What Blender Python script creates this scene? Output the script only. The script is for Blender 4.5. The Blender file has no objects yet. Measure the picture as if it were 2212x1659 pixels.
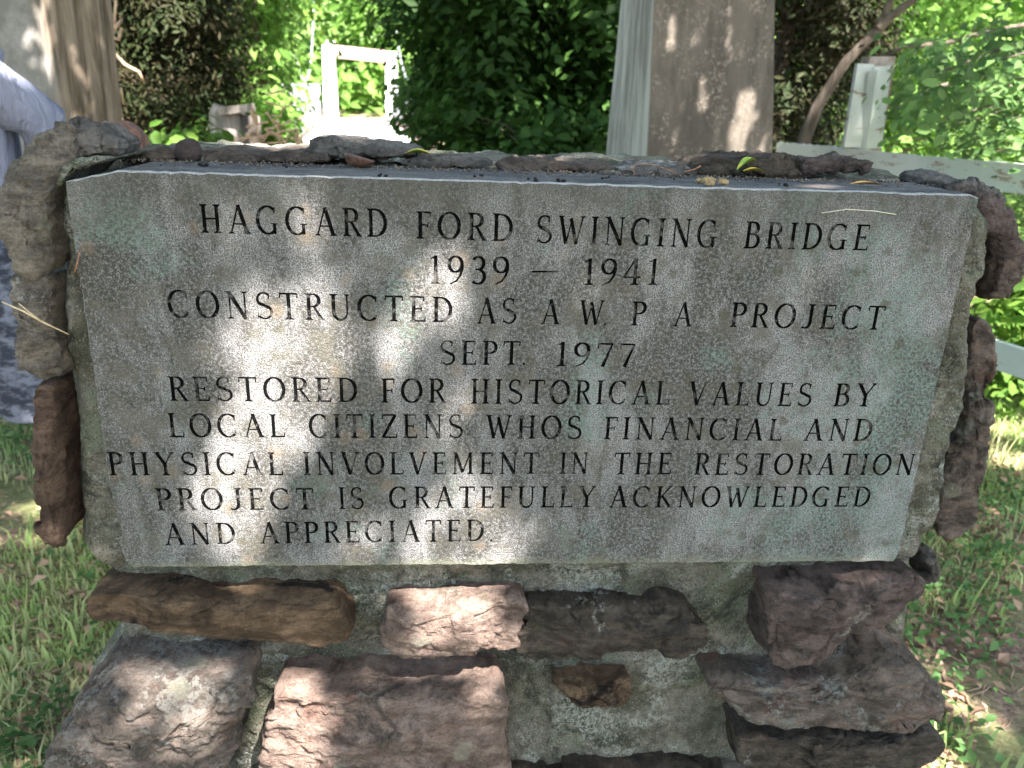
import bpy, bmesh, math, random
import numpy as np
from mathutils import Vector, Matrix, noise
from mathutils.geometry import delaunay_2d_cdt
R_ = math.radians
C = bpy.context.scene.collection
scn = bpy.context.scene

# ------------------------------------------------------------------ camera
F = 1760.0                       # focal length in px of a 2212 px wide picture
ROT = Vector((0.34685674695956045, -0.07417231321146676, 0.022379463954898024))
PW, PH, PZ = 0.92, 0.4409, 1.094  # plaque width, height, centre height
CAM = Vector((-0.0894, -0.83, PZ + 0.3061))
Rw = Matrix.Rotation(ROT.length, 3, ROT.normalized())    # base (x,-z,y) -> camera (x right, y down, z forward)
def cam_to_world(d):
    b = Rw.transposed() @ Vector(d)
    return Vector((b[0], b[2], -b[1]))
def ray(u, v): return cam_to_world(((u-1106)/F, (v-829.5)/F, 1.0))
def at(u, v, y=0.0):             # point on the vertical plane Y = y
    r = ray(u, v); t = (y - CAM.y)/r.y
    return CAM + r*t
def atz(u, v, z=0.0):            # point on the level Z = z
    r = ray(u, v); t = (z - CAM.z)/r.z
    return CAM + r*t
cam = bpy.data.cameras.new('camera'); co = bpy.data.objects.new('camera', cam); C.objects.link(co)
bx = cam_to_world((1,0,0)); by = cam_to_world((0,-1,0)); bz = cam_to_world((0,0,-1))
M = Matrix((bx, by, bz)).transposed().to_4x4(); M.translation = CAM
co.matrix_world = M
cam.sensor_width = 36; cam.lens = 36*F/2212; cam.clip_start = 0.05; cam.clip_end = 1500
cam.dof.use_dof = True; cam.dof.focus_distance = 0.86; cam.dof.aperture_fstop = 9
scn.camera = co
# ------------------------------------------------------------------ light
SUN = Vector((0.27, -0.50, 0.82)).normalized()            # towards the sun
w = bpy.data.worlds.new("World"); scn.world = w; w.use_nodes = True
nt = w.node_tree; nt.nodes.clear()
sky = nt.nodes.new('ShaderNodeTexSky'); sky.sky_type = 'NISHITA'; sky.sun_disc = False
sky.sun_elevation = math.asin(SUN.z); sky.sun_rotation = math.atan2(SUN.x, SUN.y)
sky.air_density = 1.0; sky.dust_density = 2.0; sky.ozone_density = 1.0
bg = nt.nodes.new('ShaderNodeBackground'); bg.inputs[1].default_value = 0.095
wo = nt.nodes.new('ShaderNodeOutputWorld')
nt.links.new(sky.outputs[0], bg.inputs[0]); nt.links.new(bg.outputs[0], wo.inputs[0])
sl = bpy.data.lights.new('sun', 'SUN'); sl.energy = 5.0; sl.angle = R_(0.53); sl.color = (1.0, 0.93, 0.90)
so = bpy.data.objects.new('sun', sl); C.objects.link(so)
so.rotation_euler = SUN.to_track_quat('Z', 'Y').to_euler(); so.location = SUN*20
scn.view_settings.view_transform = 'Standard'; scn.view_settings.look = 'None'
scn.view_settings.exposure = 3.0; scn.view_settings.gamma = 1.0
scn.cycles.max_bounces = 6; scn.cycles.transparent_max_bounces = 4
scn.cycles.diffuse_bounces = 4; scn.cycles.use_denoising = True

# ------------------------------------------------------------------ node helpers
class Mat:
    def __init__(s, name, rough=0.9, spec=0.2):
        s.m = bpy.data.materials.new(name); s.m.use_nodes = True
        s.nt = s.m.node_tree; s.nt.nodes.clear()
        s.out = s.nt.nodes.new('ShaderNodeOutputMaterial')
        s.b = s.nt.nodes.new('ShaderNodeBsdfPrincipled')
        s.b.inputs['Roughness'].default_value = rough
        s.b.inputs['Specular IOR Level'].default_value = spec
        s.nt.links.new(s.b.outputs[0], s.out.inputs[0])
        tc = s.nt.nodes.new('ShaderNodeTexCoord'); s.co = tc.outputs['Object']
    def n(s, t, **kw):
        o = s.nt.nodes.new(t)
        for k, v in kw.items(): setattr(o, k, v)
        return o
    def put(s, sock, v):
        if isinstance(v, bpy.types.NodeSocket): s.nt.links.new(v, sock)
        elif isinstance(v, (tuple, list)) and len(v) == 3 and sock.type == 'RGBA': sock.default_value = (*v, 1)
        else: sock.default_value = v
    def scale(s, v, off=(0,0,0), rot=(0,0,0)):
        o = s.n('ShaderNodeMapping'); s.put(o.inputs[0], s.co)
        o.inputs['Scale'].default_value = v; o.inputs['Location'].default_value = off; o.inputs['Rotation'].default_value = rot
        return o.outputs[0]
    def noise(s, sc, det=4, rough=0.6, dist=0.0, co=None):
        o = s.n('ShaderNodeTexNoise'); s.put(o.inputs['Vector'], co or s.co)
        o.inputs['Scale'].default_value = sc; o.inputs['Detail'].default_value = det
        o.inputs['Roughness'].default_value = rough; o.inputs['Distortion'].default_value = dist
        return o.outputs['Fac']
    def vor(s, sc, feat='F1', out='Distance', co=None, rand=1.0):
        o = s.n('ShaderNodeTexVoronoi', feature=feat); s.put(o.inputs['Vector'], co or s.co)
        o.inputs['Scale'].default_value = sc; o.inputs['Randomness'].default_value = rand
        return o.outputs[out]
    def step(s, x, a, b, lo=0.0, hi=1.0):
        o = s.n('ShaderNodeMapRange'); o.interpolation_type = 'SMOOTHSTEP'
        s.put(o.inputs[0], x); o.inputs[1].default_value = a; o.inputs[2].default_value = b
        o.inputs[3].default_value = lo; o.inputs[4].default_value = hi
        return o.outputs[0]
    def math(s, op, a, b=0.0):
        o = s.n('ShaderNodeMath', operation=op); s.put(o.inputs[0], a); s.put(o.inputs[1], b); return o.outputs[0]
    def mix(s, f, a, b, mode='MIX'):
        o = s.n('ShaderNodeMix', data_type='RGBA', blend_type=mode)
        s.put(o.inputs[0], f); s.put(o.inputs[6], a); s.put(o.inputs[7], b); return o.outputs[2]
    def sep(s):
        o = s.n('ShaderNodeSeparateXYZ'); s.put(o.inputs[0], s.co); return o.outputs
    def hue(s, c, v):
        o = s.n('ShaderNodeHueSaturation'); s.put(o.inputs['Color'], c); s.put(o.inputs['Value'], v); return o.outputs[0]
    def col(s, c): s.put(s.b.inputs['Base Color'], c); return s
    def bump(s, h, st=0.5, dist=0.002):
        o = s.n('ShaderNodeBump'); o.inputs['Strength'].default_value = st; o.inputs['Distance'].default_value = dist
        s.put(o.inputs['Height'], h); s.nt.links.new(o.outputs[0], s.b.inputs['Normal']); return s
    def translucent(s, c, f):
        t = s.n('ShaderNodeBsdfTranslucent'); s.put(t.inputs[0], c)
        m = s.n('ShaderNodeMixShader'); m.inputs[0].default_value = f
        s.nt.links.new(s.b.outputs[0], m.inputs[1]); s.nt.links.new(t.outputs[0], m.inputs[2])
        s.nt.links.new(m.outputs[0], s.out.inputs[0]); return s
    def island(s): return s.n('ShaderNodeNewGeometry').outputs['Random Per Island']

# ------------------------------------------------------------------ materials
def granite_nodes(m):
    a = m.noise(640, 3, 0.65); b = m.noise(900, 2, 0.7); c = m.noise(230, 3, 0.6)
    base = m.mix(m.step(a, 0.42, 0.58), (0.066,0.066,0.064), (0.285,0.28,0.27))
    base = m.mix(m.step(b, 0.53, 0.63), base, (0.42,0.42,0.39))
    base = m.mix(m.step(c, 0.57, 0.64, 0, .45), base, (0.045,0.045,0.043))
    base = m.mix(m.step(m.noise(430, 2, .7), 0.59, 0.66, 0, .6), base, (0.04,0.04,0.04))
    return base, a
def mk_granite():
    m = Mat('weathered_granite', 0.85, 0.25)
    base, a = granite_nodes(m)
    base = m.hue(base, .88)
    x, y, z = m.sep()
    # grey green grime in soft vertical clouds; also darker towards the left edge
    grit = m.step(m.noise(260, 4, .75), .40, .58, .25, 1)
    mott = m.step(m.noise(38, 7, .78), .46, .62)
    base = m.mix(m.math('MULTIPLY', m.math('MULTIPLY', mott, grit), .55), base, (0.075,0.070,0.058))
    base = m.mix(m.math('MULTIPLY', m.step(m.noise(60, 7, .8, .4), .55, .66, 0, .4), grit), base, (0.33,0.33,0.315))
    st = m.noise(1.0, 7, 0.70, 0.4, m.scale((14, 14, 7)))
    base = m.mix(m.math('MULTIPLY', m.step(st, 0.40, 0.57, 0, 0.95), grit), base, (0.040,0.039,0.031))
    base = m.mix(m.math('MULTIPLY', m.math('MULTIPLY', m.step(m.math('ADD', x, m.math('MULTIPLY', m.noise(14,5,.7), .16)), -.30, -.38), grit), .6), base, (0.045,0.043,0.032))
    base = m.mix(m.step(m.noise(26, 5, .7), 0.50, 0.64, 0, .55), base, (0.085,0.078,0.055))
    # pale teal lichen bloom, more of it to the right and at the left edge
    t = m.noise(9, 6, 0.72, 0.3)
    side = m.math('ADD', m.step(x, 0.10, 0.46, 0, .11), m.step(x, -0.20, -0.42, 0, .0))
    fine = m.step(m.noise(300, 3, .7), .42, .6)
    teal = m.math('MULTIPLY', m.step(m.math('ADD', t, side), 0.545, 0.68, 0, .55), fine)
    base = m.mix(teal, base, (0.15,0.245,0.205))
    # round olive lichen spots, mostly right
    v = m.n('ShaderNodeTexVoronoi', feature='F1'); m.put(v.inputs['Vector'], m.co); v.inputs['Scale'].default_value = 34
    dd = m.math('ADD', v.outputs['Distance'], m.math('MULTIPLY', m.noise(150, 3, .7), .25))
    rs = m.n('ShaderNodeSeparateColor'); m.put(rs.inputs[0], v.outputs['Color'])
    keep = m.step(m.math('ADD', rs.outputs[0], m.step(x, -0.1, 0.45, -.28, .12)), 0.62, 0.66)
    spot = m.math('MULTIPLY', m.step(dd, 0.40, 0.30), keep)
    base = m.mix(m.math('MULTIPLY', spot, .55), base, (0.062,0.058,0.034))
    # tan rust spots
    v2 = m.n('ShaderNodeTexVoronoi', feature='F1'); m.put(v2.inputs['Vector'], m.co); v2.inputs['Scale'].default_value = 30
    rs2 = m.n('ShaderNodeSeparateColor'); m.put(rs2.inputs[0], v2.outputs['Color'])
    k2 = m.math('MULTIPLY', m.step(m.math('ADD', v2.outputs['Distance'], m.math('MULTIPLY', m.noise(120, 4, .7), .35)), .48, .36), m.step(rs2.outputs[1], .74, .78))
    base = m.mix(m.math('MULTIPLY', k2, m.step(x, .1, -.1, .05, .26)), base, (0.22,0.155,0.095))
    # dirt towards the very top and a mossy lower lip
    base = m.mix(m.math('MULTIPLY', m.step(m.math('ADD', z, m.math('MULTIPLY', m.noise(18,4,.6), .10)), PZ+.20, PZ+.285), .55), base, (0.07,0.072,0.06))
    base = m.mix(m.math('MULTIPLY', m.step(m.math('ADD', z, m.math('MULTIPLY', m.noise(30,4,.6), .02)), PZ-PH/2+.022, PZ-PH/2+.006), .5), base, (0.20,0.21,0.13))
    m.col(base); m.bump(m.math('ADD', a, m.noise(150,4,.7)), 0.9, 0.002); return m.m
def mk_granite_edge():
    m = Mat('clean_granite_edge', 0.8, 0.3); base, a = granite_nodes(m)
    base = m.mix(0.45, base, (0.42,0.42,0.40))
    base = m.mix(m.step(m.noise(90,4,.7), .55, .68, 0, .8), base, (0.13,0.13,0.11))
    m.col(base); m.bump(a, .6, .0015); return m.m
def mk_granite_top():
    m = Mat('dark_granite_top', 0.9, 0.12)
    n = m.noise(30, 6, .7, 0, m.scale((.35,1,1)))
    base = m.mix(m.step(n, .35, .65), (0.045,0.044,0.046), (0.11,0.105,0.10))
    base = m.mix(m.step(m.noise(500,2,.6), .60, .68, 0, .6), base, (0.35,0.34,0.32))
    base = m.mix(m.step(m.noise(7,5,.7), .58, .7, 0, .5), base, (0.20,0.15,0.11))
    m.col(base); m.bump(n, .5, .002); return m.m
def mk_paint_groove():
    m = Mat('black_letter_paint', 0.95, 0.0)
    n = m.noise(60, 5, .75)
    base = m.mix(m.step(n, .52, .63, 0, .85), (0.004,0.004,0.004), (0.085,0.083,0.076))
    m.col(base); return m.m
def mk_stone(name, c1, c2, dark=(0.03,0.028,0.025), stain=.5, lichen=.0, lcol=(0.50,0.50,0.45), strata=(1,1,2.2), green=.2, sc=1.0, red=0.0):
    m = Mat(name, 0.92, 0.15)
    sv = m.scale(strata)
    n1 = m.noise(22*sc, 8, .68, .3, sv); n2 = m.noise(70*sc, 6, .75, 0, sv); n3 = m.noise(400, 3, .7)
    base = m.mix(m.step(n1, .38, .62), c1, c2)
    base = m.mix(m.step(n2, .50, .66, 0, .55), base, m.hue(base, .55))
    base = m.mix(m.step(m.noise(8*sc, 7, .74, .5), .61-.08*stain, .67-.05*stain, 0, min(1, stain)), base, dark)
    base = m.mix(m.step(n3, .56, .68, 0, .45), base, m.hue(base, 1.7))
    base = m.mix(m.step(m.noise(330, 3, .7), .58, .66, 0, .5), base, m.hue(base, .35))
    if red: base = m.mix(m.step(m.noise(15, 5, .7), .56, .66, 0, red), base, (0.24,0.085,0.05))
    base = m.mix(m.step(m.noise(13, 5, .7), .56, .68, 0, green), base, (0.085,0.10,0.055))
    base = m.mix(m.step(m.noise(48*sc, 7, .78), .50, .58, 0, .55), base, m.hue(base, .5))
    if lichen:
        lm = m.math('MULTIPLY', m.step(m.noise(14*sc, 5, .7, .2), .62-.22*lichen, .70-.22*lichen), m.step(m.noise(120, 5, .8), .44, .56))
        base = m.mix(m.math('MULTIPLY', lm, .8), base, lcol)
        v = m.n('ShaderNodeTexVoronoi', feature='F1'); m.put(v.inputs['Vector'], m.co); v.inputs['Scale'].default_value = 19
        rs = m.n('ShaderNodeSeparateColor'); m.put(rs.inputs[0], v.outputs['Color'])
        k = m.math('MULTIPLY', m.step(m.math('ADD', v.outputs['Distance'], m.math('MULTIPLY', m.noise(90, 4, .7), .3)), .44, .36), m.step(rs.outputs[2], .80, .84))
        base = m.mix(m.math('MULTIPLY', k, .55), base, (0.30,0.30,0.22))
    m.col(base)
    h = m.math('ADD', m.math('MULTIPLY', m.noise(45, 9, .78, .2, m.scale((1,1,2.5))), 1.0), m.math('MULTIPLY', m.noise(300, 4, .75), .5))
    m.bump(h, 1.0, .014); return m.m
def mk_mortar(name, c1=(0.075,0.075,0.052), c2=(0.175,0.165,0.13), green=.65):
    m = Mat(name, .95, .1)
    n = m.noise(12, 8, .76)
    base = m.mix(m.step(n, .40, .60), c1, c2)
    base = m.mix(m.step(m.noise(16, 6, .72, .4), .48, .64, 0, green), base, (0.13,0.155,0.10))
    base = m.mix(m.step(m.noise(11, 7, .78, .4), .50, .62, 0, .85), base, (0.035,0.038,0.028))
    base = m.mix(m.math('MULTIPLY', m.step(m.noise(9, 6, .72), .50, .60), m.step(m.noise(160, 4, .8), .42, .56, 0, .85)), base, (0.30,0.315,0.27))
    v = m.n('ShaderNodeTexVoronoi', feature='F1'); m.put(v.inputs['Vector'], m.co); v.inputs['Scale'].default_value = 480
    rs = m.n('ShaderNodeSeparateColor'); m.put(rs.inputs[0], v.outputs['Color'])
    g = m.math('MULTIPLY', m.step(rs.outputs[0], .86, .90), m.step(v.outputs['Distance'], .5, .38))
    base = m.mix(m.math('MULTIPLY', g, .6), base, m.mix(rs.outputs[1], (0.32,0.24,0.17), (0.33,0.33,0.29)))
    d = m.math('MULTIPLY', m.step(rs.outputs[2], .72, .76), m.step(v.outputs['Distance'], .55, .4))
    base = m.mix(m.math('MULTIPLY', d, .7), base, (0.035,0.035,0.03))
    m.col(base)
    h = m.math('ADD', m.math('MULTIPLY', m.noise(70, 8, .75), 1.0), m.math('MULTIPLY', m.vor(330), -.35))
    m.bump(h, 1.0, .006); return m.m
def mk_leaf(name, a, b, tr=.35, c=None, scale=2.2):
    m = Mat(name, .6, .12)
    base = m.mix(m.island(), a, b)
    base = m.mix(m.step(m.noise(scale, 3, .6), .40, .60, 0, .8), base, c or m.hue(base, .42))
    m.col(base); m.translucent(m.hue(base, 1.5), tr); return m.m
def mk_bark(name, a, b, sx=14, sz=1.2):
    m = Mat(name, .95, .1)
    n = m.noise(1.0, 7, .7, .3, m.scale((sx, sx, sz)))
    base = m.mix(m.step(n, .38, .62), a, b); m.col(base)
    m.bump(n, .8, .03); return m.m
def mk_plain(name, a, b=None, sc=30, rough=.8, spec=.2, bump=0):
    m = Mat(name, rough, spec); n = m.noise(sc, 5, .65)
    m.col(m.mix(m.step(n, .4, .62), a, b) if b else a)
    if bump: m.bump(n, .6, bump)
    return m.m

MT = {}
MT['granite'] = mk_granite(); MT['edge'] = mk_granite_edge(); MT['top'] = mk_granite_top(); MT['groove'] = mk_paint_groove()
MT['mortar'] = mk_mortar('mossy_mortar')
MT['s_olive'] = mk_stone('olive_grey_sandstone', (0.16,0.142,0.115), (0.33,0.29,0.225), stain=.45, green=.35, lichen=.12)
MT['s_brown'] = mk_stone('brown_sandstone', (0.10,0.068,0.042), (0.26,0.175,0.105), dark=(0.018,0.016,0.016), stain=.95, green=.15, sc=.8)
MT['s_pink'] = mk_stone('pink_sandstone', (0.19,0.135,0.108), (0.36,0.27,0.215), dark=(0.055,0.052,0.045), stain=.75, green=.4, red=.25, lichen=.12, lcol=(.30,.29,.25))
MT['s_dark'] = mk_stone('dark_sandstone', (0.055,0.048,0.038), (0.14,0.115,0.088), stain=.5, green=.35, red=.12, lichen=.05)
MT['s_purple'] = mk_stone('purple_red_sandstone', (0.095,0.076,0.066), (0.22,0.165,0.14), stain=.5, green=.2, lichen=.10, lcol=(0.36,0.33,0.26))
MT['s_lichen'] = mk_stone('lichen_covered_sandstone', (0.12,0.105,0.088), (0.27,0.215,0.175), stain=.6, green=.35, lichen=.55, red=.2, lcol=(.32,.31,.27))
MT['s_redbrown'] = mk_stone('red_brown_sandstone', (0.095,0.062,0.045), (0.20,0.135,0.095), stain=.4, green=.08)
MT['s_redlichen'] = mk_stone('red_sandstone_with_lichen', (0.11,0.092,0.075), (0.25,0.20,0.16), stain=.5, green=.2, red=.25, lichen=.45, lcol=(0.30,0.31,0.27))
MT['s_grey'] = mk_stone('grey_capstone', (0.11,0.102,0.092), (0.24,0.22,0.195), stain=.4, green=.15, lichen=.15)
MT['s_cap'] = mk_stone('purple_grey_capstone', (0.10,0.082,0.070), (0.19,0.155,0.125), stain=.35, green=.1)

# ------------------------------------------------------------------ object helpers
def tag(o, label=None, cat=None, group=None, kind=None):
    if label: o['label'] = label
    if cat: o['category'] = cat
    if group: o['group'] = group
    if kind: o['kind'] = kind
    return o
def thing(name, label, cat, loc=(0,0,0), group=None):
    o = bpy.data.objects.new(name, None); C.objects.link(o); o.location = loc; o.empty_display_size = .1
    return tag(o, label, cat, group)
def obj(name, V, Fc, mat, parent=None, smooth=True, label=None):
    me = bpy.data.meshes.new(name)
    off = np.array(parent['_off']) if (parent is not None and '_off' in parent) else None
    V = np.asarray(V, dtype=np.float32).reshape(-1, 3)
    o = bpy.data.objects.new(name, me)
    if parent is not None:
        p = parent; t = Vector((0,0,0))
        while p is not None: t += p.location; p = p.parent
        V = V - np.array(t, dtype=np.float32)
        o.parent = parent
    if isinstance(Fc, np.ndarray):
        k = Fc.shape[1]; n = Fc.shape[0]
        me.vertices.add(len(V)); me.vertices.foreach_set('co', V.ravel())
        me.loops.add(n*k); me.loops.foreach_set('vertex_index', Fc.ravel().astype(np.int32))
        me.polygons.add(n); me.polygons.foreach_set('loop_start', np.arange(0, n*k, k, dtype=np.int32))
        me.update(calc_edges=True)
    else:
        me.from_pydata([tuple(map(float, v)) for v in V], [], [tuple(f) for f in Fc])
    for mm in (mat if isinstance(mat, (list, tuple)) else [mat]): me.materials.append(mm)
    if smooth: me.polygons.foreach_set('use_smooth', np.ones(len(me.polygons), dtype=bool))
    me.update(); C.objects.link(o)
    if label: o['label'] = label
    return o
def tube(pts, rads, n=8, cap=True, jit=0, seed=0):
    pts = [Vector(p) for p in pts]; V = []; Fc = []; rng = random.Random(seed)
    ref = Vector((0,0,1)) if abs((pts[-1]-pts[0]).normalized().z) < .9 else Vector((1,0,0))
    for i, p in enumerate(pts):
        d = (pts[min(i+1, len(pts)-1)] - pts[max(i-1, 0)]).normalized()
        a = d.cross(ref).normalized(); b = d.cross(a)
        for k in range(n):
            t = 2*math.pi*k/n; r = rads[i]*(1+rng.uniform(-jit, jit))
            V.append(p + a*math.cos(t)*r + b*math.sin(t)*r)
    for i in range(len(pts)-1):
        for k in range(n):
            Fc.append((i*n+k, i*n+(k+1)%n, (i+1)*n+(k+1)%n, (i+1)*n+k))
    if cap:
        Fc.append(tuple(range(n))[::-1]); Fc.append(tuple(range((len(pts)-1)*n, len(pts)*n)))
    return V, Fc
def merge(parts):
    V = []; Fc = []
    for v, f in parts:
        o = len(V); V += list(v); Fc += [tuple(i+o for i in q) for q in f]
    return V, Fc
def slab(a, b, w, t, up=(0,0,1), jag=0, seed=0):
    """board from a to b, width w (along up), thickness t; jag roughens its long edges"""
    a = Vector(a); b = Vector(b); d = (b-a); L = d.length; d.normalize(); up = Vector(up)
    side = d.cross(up).normalized(); up = side.cross(d).normalized(); rng = random.Random(seed)
    n = 24 if jag else 1; V = []; Fc = []
    for i in range(n+1):
        p = a + d*L*i/n; j1 = rng.uniform(-jag, 0); j2 = rng.uniform(0, jag)
        for s, q in ((-1,-1),(1,-1),(1,1),(-1,1)):
            V.append(p + side*s*t/2 + up*(q*w/2 + (j2 if q < 0 else j1)))
    for i in range(n):
        for k in range(4): Fc.append((i*4+k, i*4+(k+1)%4, i*4+4+(k+1)%4, i*4+4+k))
    Fc += [(3,2,1,0), (n*4, n*4+1, n*4+2, n*4+3)]
    return V, Fc

def resample(P, n):
    P = [Vector(p) for p in P]; L = [0.0]
    for i in range(len(P)): L.append(L[-1] + (P[(i+1)%len(P)]-P[i]).length)
    T = L[-1]; out = []; k = 0
    for i in range(n):
        s = T*i/n
        while L[k+1] < s: k += 1
        f = (s-L[k])/max(1e-9, L[k+1]-L[k]); out.append(P[k].lerp(P[(k+1)%len(P)], f))
    return out
def chaikin(P, it=1):
    for _ in range(it):
        Q = []
        for i in range(len(P)):
            a, b = P[i], P[(i+1)%len(P)]; Q += [a.lerp(b, .2), a.lerp(b, .8)]
        P = Q
    return P
def fbm(p, oct=5, lac=2.1, g=.55):
    s = 0; a = 1; p = Vector(p)
    for _ in range(oct): s += a*noise.noise(p); p = p*lac; a *= g
    return s
def stone(outline, y0, depth, mat, parent, name='stone', bulge=.012, rough=.006, tilt=(0,0), edge=.012, seed=0, nt=190, nr=30, facet=.010, label=None, shrink=.03, kx=1.0):
    """a quarried stone: outline in picture points on the plane y=y0, carried back by depth"""
    P = [at(u, v, y0) for u, v in outline]
    P = resample(chaikin(P, 1), nt)
    c = sum(P, Vector())/len(P)
    if y0 < .03 and min(v for u, v in outline) > 1150:     # upper edges were read where the top face meets the mortar
        zt_ = max(p.z for p in P); dz_ = (CAM.z-zt_)*(.030-y0)/(y0-CAM.y)*.8
        k = max(.4, (zt_-dz_-c.z)/(zt_-c.z))
        for p in P:
            if p.z > c.z: p.z = c.z+(p.z-c.z)*k
        c = sum(P, Vector())/len(P)
    sd = Vector((seed*7.31, seed*3.7, seed*1.9)); rf = random.Random(seed*13+5); edge *= .6
    for i, p in enumerate(P):
        q = p*26 + sd; r = (p-c).normalized()
        P[i] = p - r*.0035 + r*(noise.noise(q)*.0045 + noise.noise(q*3.1)*.0022 + noise.noise(q*9)*.0012)
    ext = max((p-c).length for p in P); PLN = []
    for _ in range(5):
        an = rf.uniform(0, 6.283); sl = rf.uniform(.10, .34); PLN.append((math.cos(an)*sl, math.sin(an)*sl, rf.uniform(.15, .5)*ext*sl))
    V = []
    def prof(d):
        return 0 if d > edge else edge - math.sqrt(max(0, edge*edge-(edge-d)**2))
    for j in range(1, nr+1):
        s = 1-(1-j/nr)**1.5
        for p in P:
            q = c + (p-c)*s; x, z = q.x-c.x, q.z-c.z
            cut = min(.02, max(0, max(a*x+b*z-k for a, b, k in PLN)))
            y = prof((p-q).length*.8) - bulge*(1-s**4) + cut*(1-s**8) + tilt[0]*x + tilt[1]*z
            V.append((q.x, y0+y, q.z))
    nb = 12
    for j in range(1, nb+1):
        t = j/nb
        for p in P:
            q = c + (p-c)*(1-shrink*t); ty = tilt[0]*(p.x-c.x)+tilt[1]*(p.z-c.z)
            V.append((q.x, y0+edge+ty*(1-t)+depth*t, q.z))
    ci = len(V); V.append((c.x, y0-bulge, c.z)); bi = len(V); V.append((c.x, y0+edge+depth, c.z))
    Fc = []
    for k in range(nt): Fc.append((ci, (k+1)%nt, k))
    for j in range(nr+nb-1):
        for k in range(nt): Fc.append((j*nt+k, j*nt+(k+1)%nt, (j+1)*nt+(k+1)%nt, (j+1)*nt+k))
    o = (nr+nb-1)*nt
    for k in range(nt): Fc.append((bi, o+k, o+(k+1)%nt))
    A = np.array(V); n0 = A[:ci].reshape(nr+nb, nt, 3)
    du = np.roll(n0, -1, 1)-np.roll(n0, 1, 1); dv = np.gradient(n0, axis=0); nn = np.cross(du, dv)
    nn /= np.linalg.norm(nn, axis=2)[:,:,None]+1e-12
    if nn[nr//2,:,1].mean() > 0: nn = -nn
    nn = (nn+np.roll(nn,1,0)+np.roll(nn,-1,0)); nn[0] = nn[1]; nn[-1] = nn[-2]; nn /= np.linalg.norm(nn, axis=2)[:,:,None]+1e-12
    N = np.concatenate([nn.reshape(-1,3), [[0,-1,0],[0,1,0]]])
    H = np.zeros(len(V))
    for i, v in enumerate(V):
        q = Vector((v[0]*kx, v[1], v[2])); qs = q+sd*.37
        qw = q*17+sd+Vector((noise.noise(qs*30), noise.noise(qs*30+Vector((7,0,0))), noise.noise(qs*30+Vector((0,7,0)))))*.22
        qw.z *= 1.5
        f, pt = noise.voronoi(qw); rv = noise.noise_vector(pt[0]*3.3); rv2 = noise.noise_vector(pt[0]*1.7+Vector((4,4,4)))
        qf = qw*2.6; f_, pt_ = noise.voronoi(qf); rv3 = noise.noise_vector(pt_[0]*2.3)
        crack = max(0, .05-(f[1]-f[0]))*facet*5
        H[i] = fbm(q*40+sd, 5, 2.2, .66)*rough*.6 + ((qw-pt[0]).dot(rv)*1.5+rv2.x*.45)*facet + ((qf-pt_[0]).dot(rv3)*1.3+rv3.y*.5)*facet*.4 + noise.noise(Vector((q.x*9, q.y*30, q.z*95))+sd)*rough*.35 - crack
    H[ci] = H[:nt].mean()
    H[nr*nt:ci] *= .55
    out = A + N*H[:,None]
    return obj(name, out, Fc, mat, parent, label=label)

# ------------------------------------------------------------------ ground
def ground_z(x, y):
    z = 0.0
    if y > 9: z -= min(3.0, (y-9)*.22)*(1 if True else 0)
    if y > 34: z += min(3.0, (y-34)*.3)
    return z + .03*math.sin(x*1.3+.7)*math.cos(y*1.1) 
def mk_ground():
    m = Mat('forest_ground', .95, .1)
    n = m.noise(1.6, 7, .65, .4); k = m.noise(45, 6, .75)
    dirt = m.mix(m.step(k, .38, .62), (0.10,0.068,0.048), (0.30,0.21,0.155))
    grn = m.mix(m.step(k, .35, .65), (0.10,0.11,0.05), (0.22,0.22,0.10))
    base = m.mix(m.step(n, .44, .56), grn, dirt)
    m.col(base); m.bump(k, .8, .02); return m.m
xs = np.unique(np.concatenate([np.linspace(-300,-12,16), np.linspace(-12,12,97), np.linspace(12,300,16)]))
ys = np.unique(np.concatenate([np.linspace(-300,-6,14), np.linspace(-6,14,81), np.linspace(14,60,24), np.linspace(60,600,14)]))
gv = [(x, y, ground_z(x, y)) for y in ys for x in xs]; nx = len(xs)
gf = [(j*nx+i, j*nx+i+1, (j+1)*nx+i+1, (j+1)*nx+i) for j in range(len(ys)-1) for i in range(nx-1)]
MT['ground'] = mk_ground()
tag(obj('ground', gv, gf, MT['ground']), kind='structure')

# ------------------------------------------------------------------ the stone monument
mon = thing('stone_monument', 'waist high monument of rough sandstone and mortar holding an engraved grey granite plaque', 'monument', (0, .2, 0))
PT, PB = PZ+PH/2, PZ-PH/2
# ---- glyphs: strokes in a box of height 1.  (points, width or (w0,w1) or 'nib')
TK, TN = .132, .062
def arc(cx, cy, rx, ry, a0, a1, n=18):
    return [(cx+rx*math.cos(R_(a0+(a1-a0)*i/n)), cy+ry*math.sin(R_(a0+(a1-a0)*i/n))) for i in range(n+1)]
def S(*p, w=TK): return (list(p), w)
def serif(x, y, w=.17, up=1): # flared foot at a stem end
    h = .055
    return ('poly', [(x-w, y), (x+w, y), (x+w*.9, y+up*.028), (x+TK*.5, y+up*.085), (x-TK*.5, y+up*.085), (x-w*.9, y+up*.028)])
def stem(x, a=0, b=1, s0=True, s1=True, sw=.15):
    L = [S((x,a),(x,b))]
    if s0: L.append(serif(x, a, sw, 1))
    if s1: L.append(serif(x, b, sw, -1))
    return L
def vtick(x, y, h): return ('poly', [(x-.025, y), (x+.035, y), (x+.045, y+h), (x+.01, y+h)])
G = {}
G['I'] = (.34, stem(.17))
G['H'] = (.80, stem(.17)+stem(.63)+[S((.17,.5),(.63,.5), w=TN)])
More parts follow.
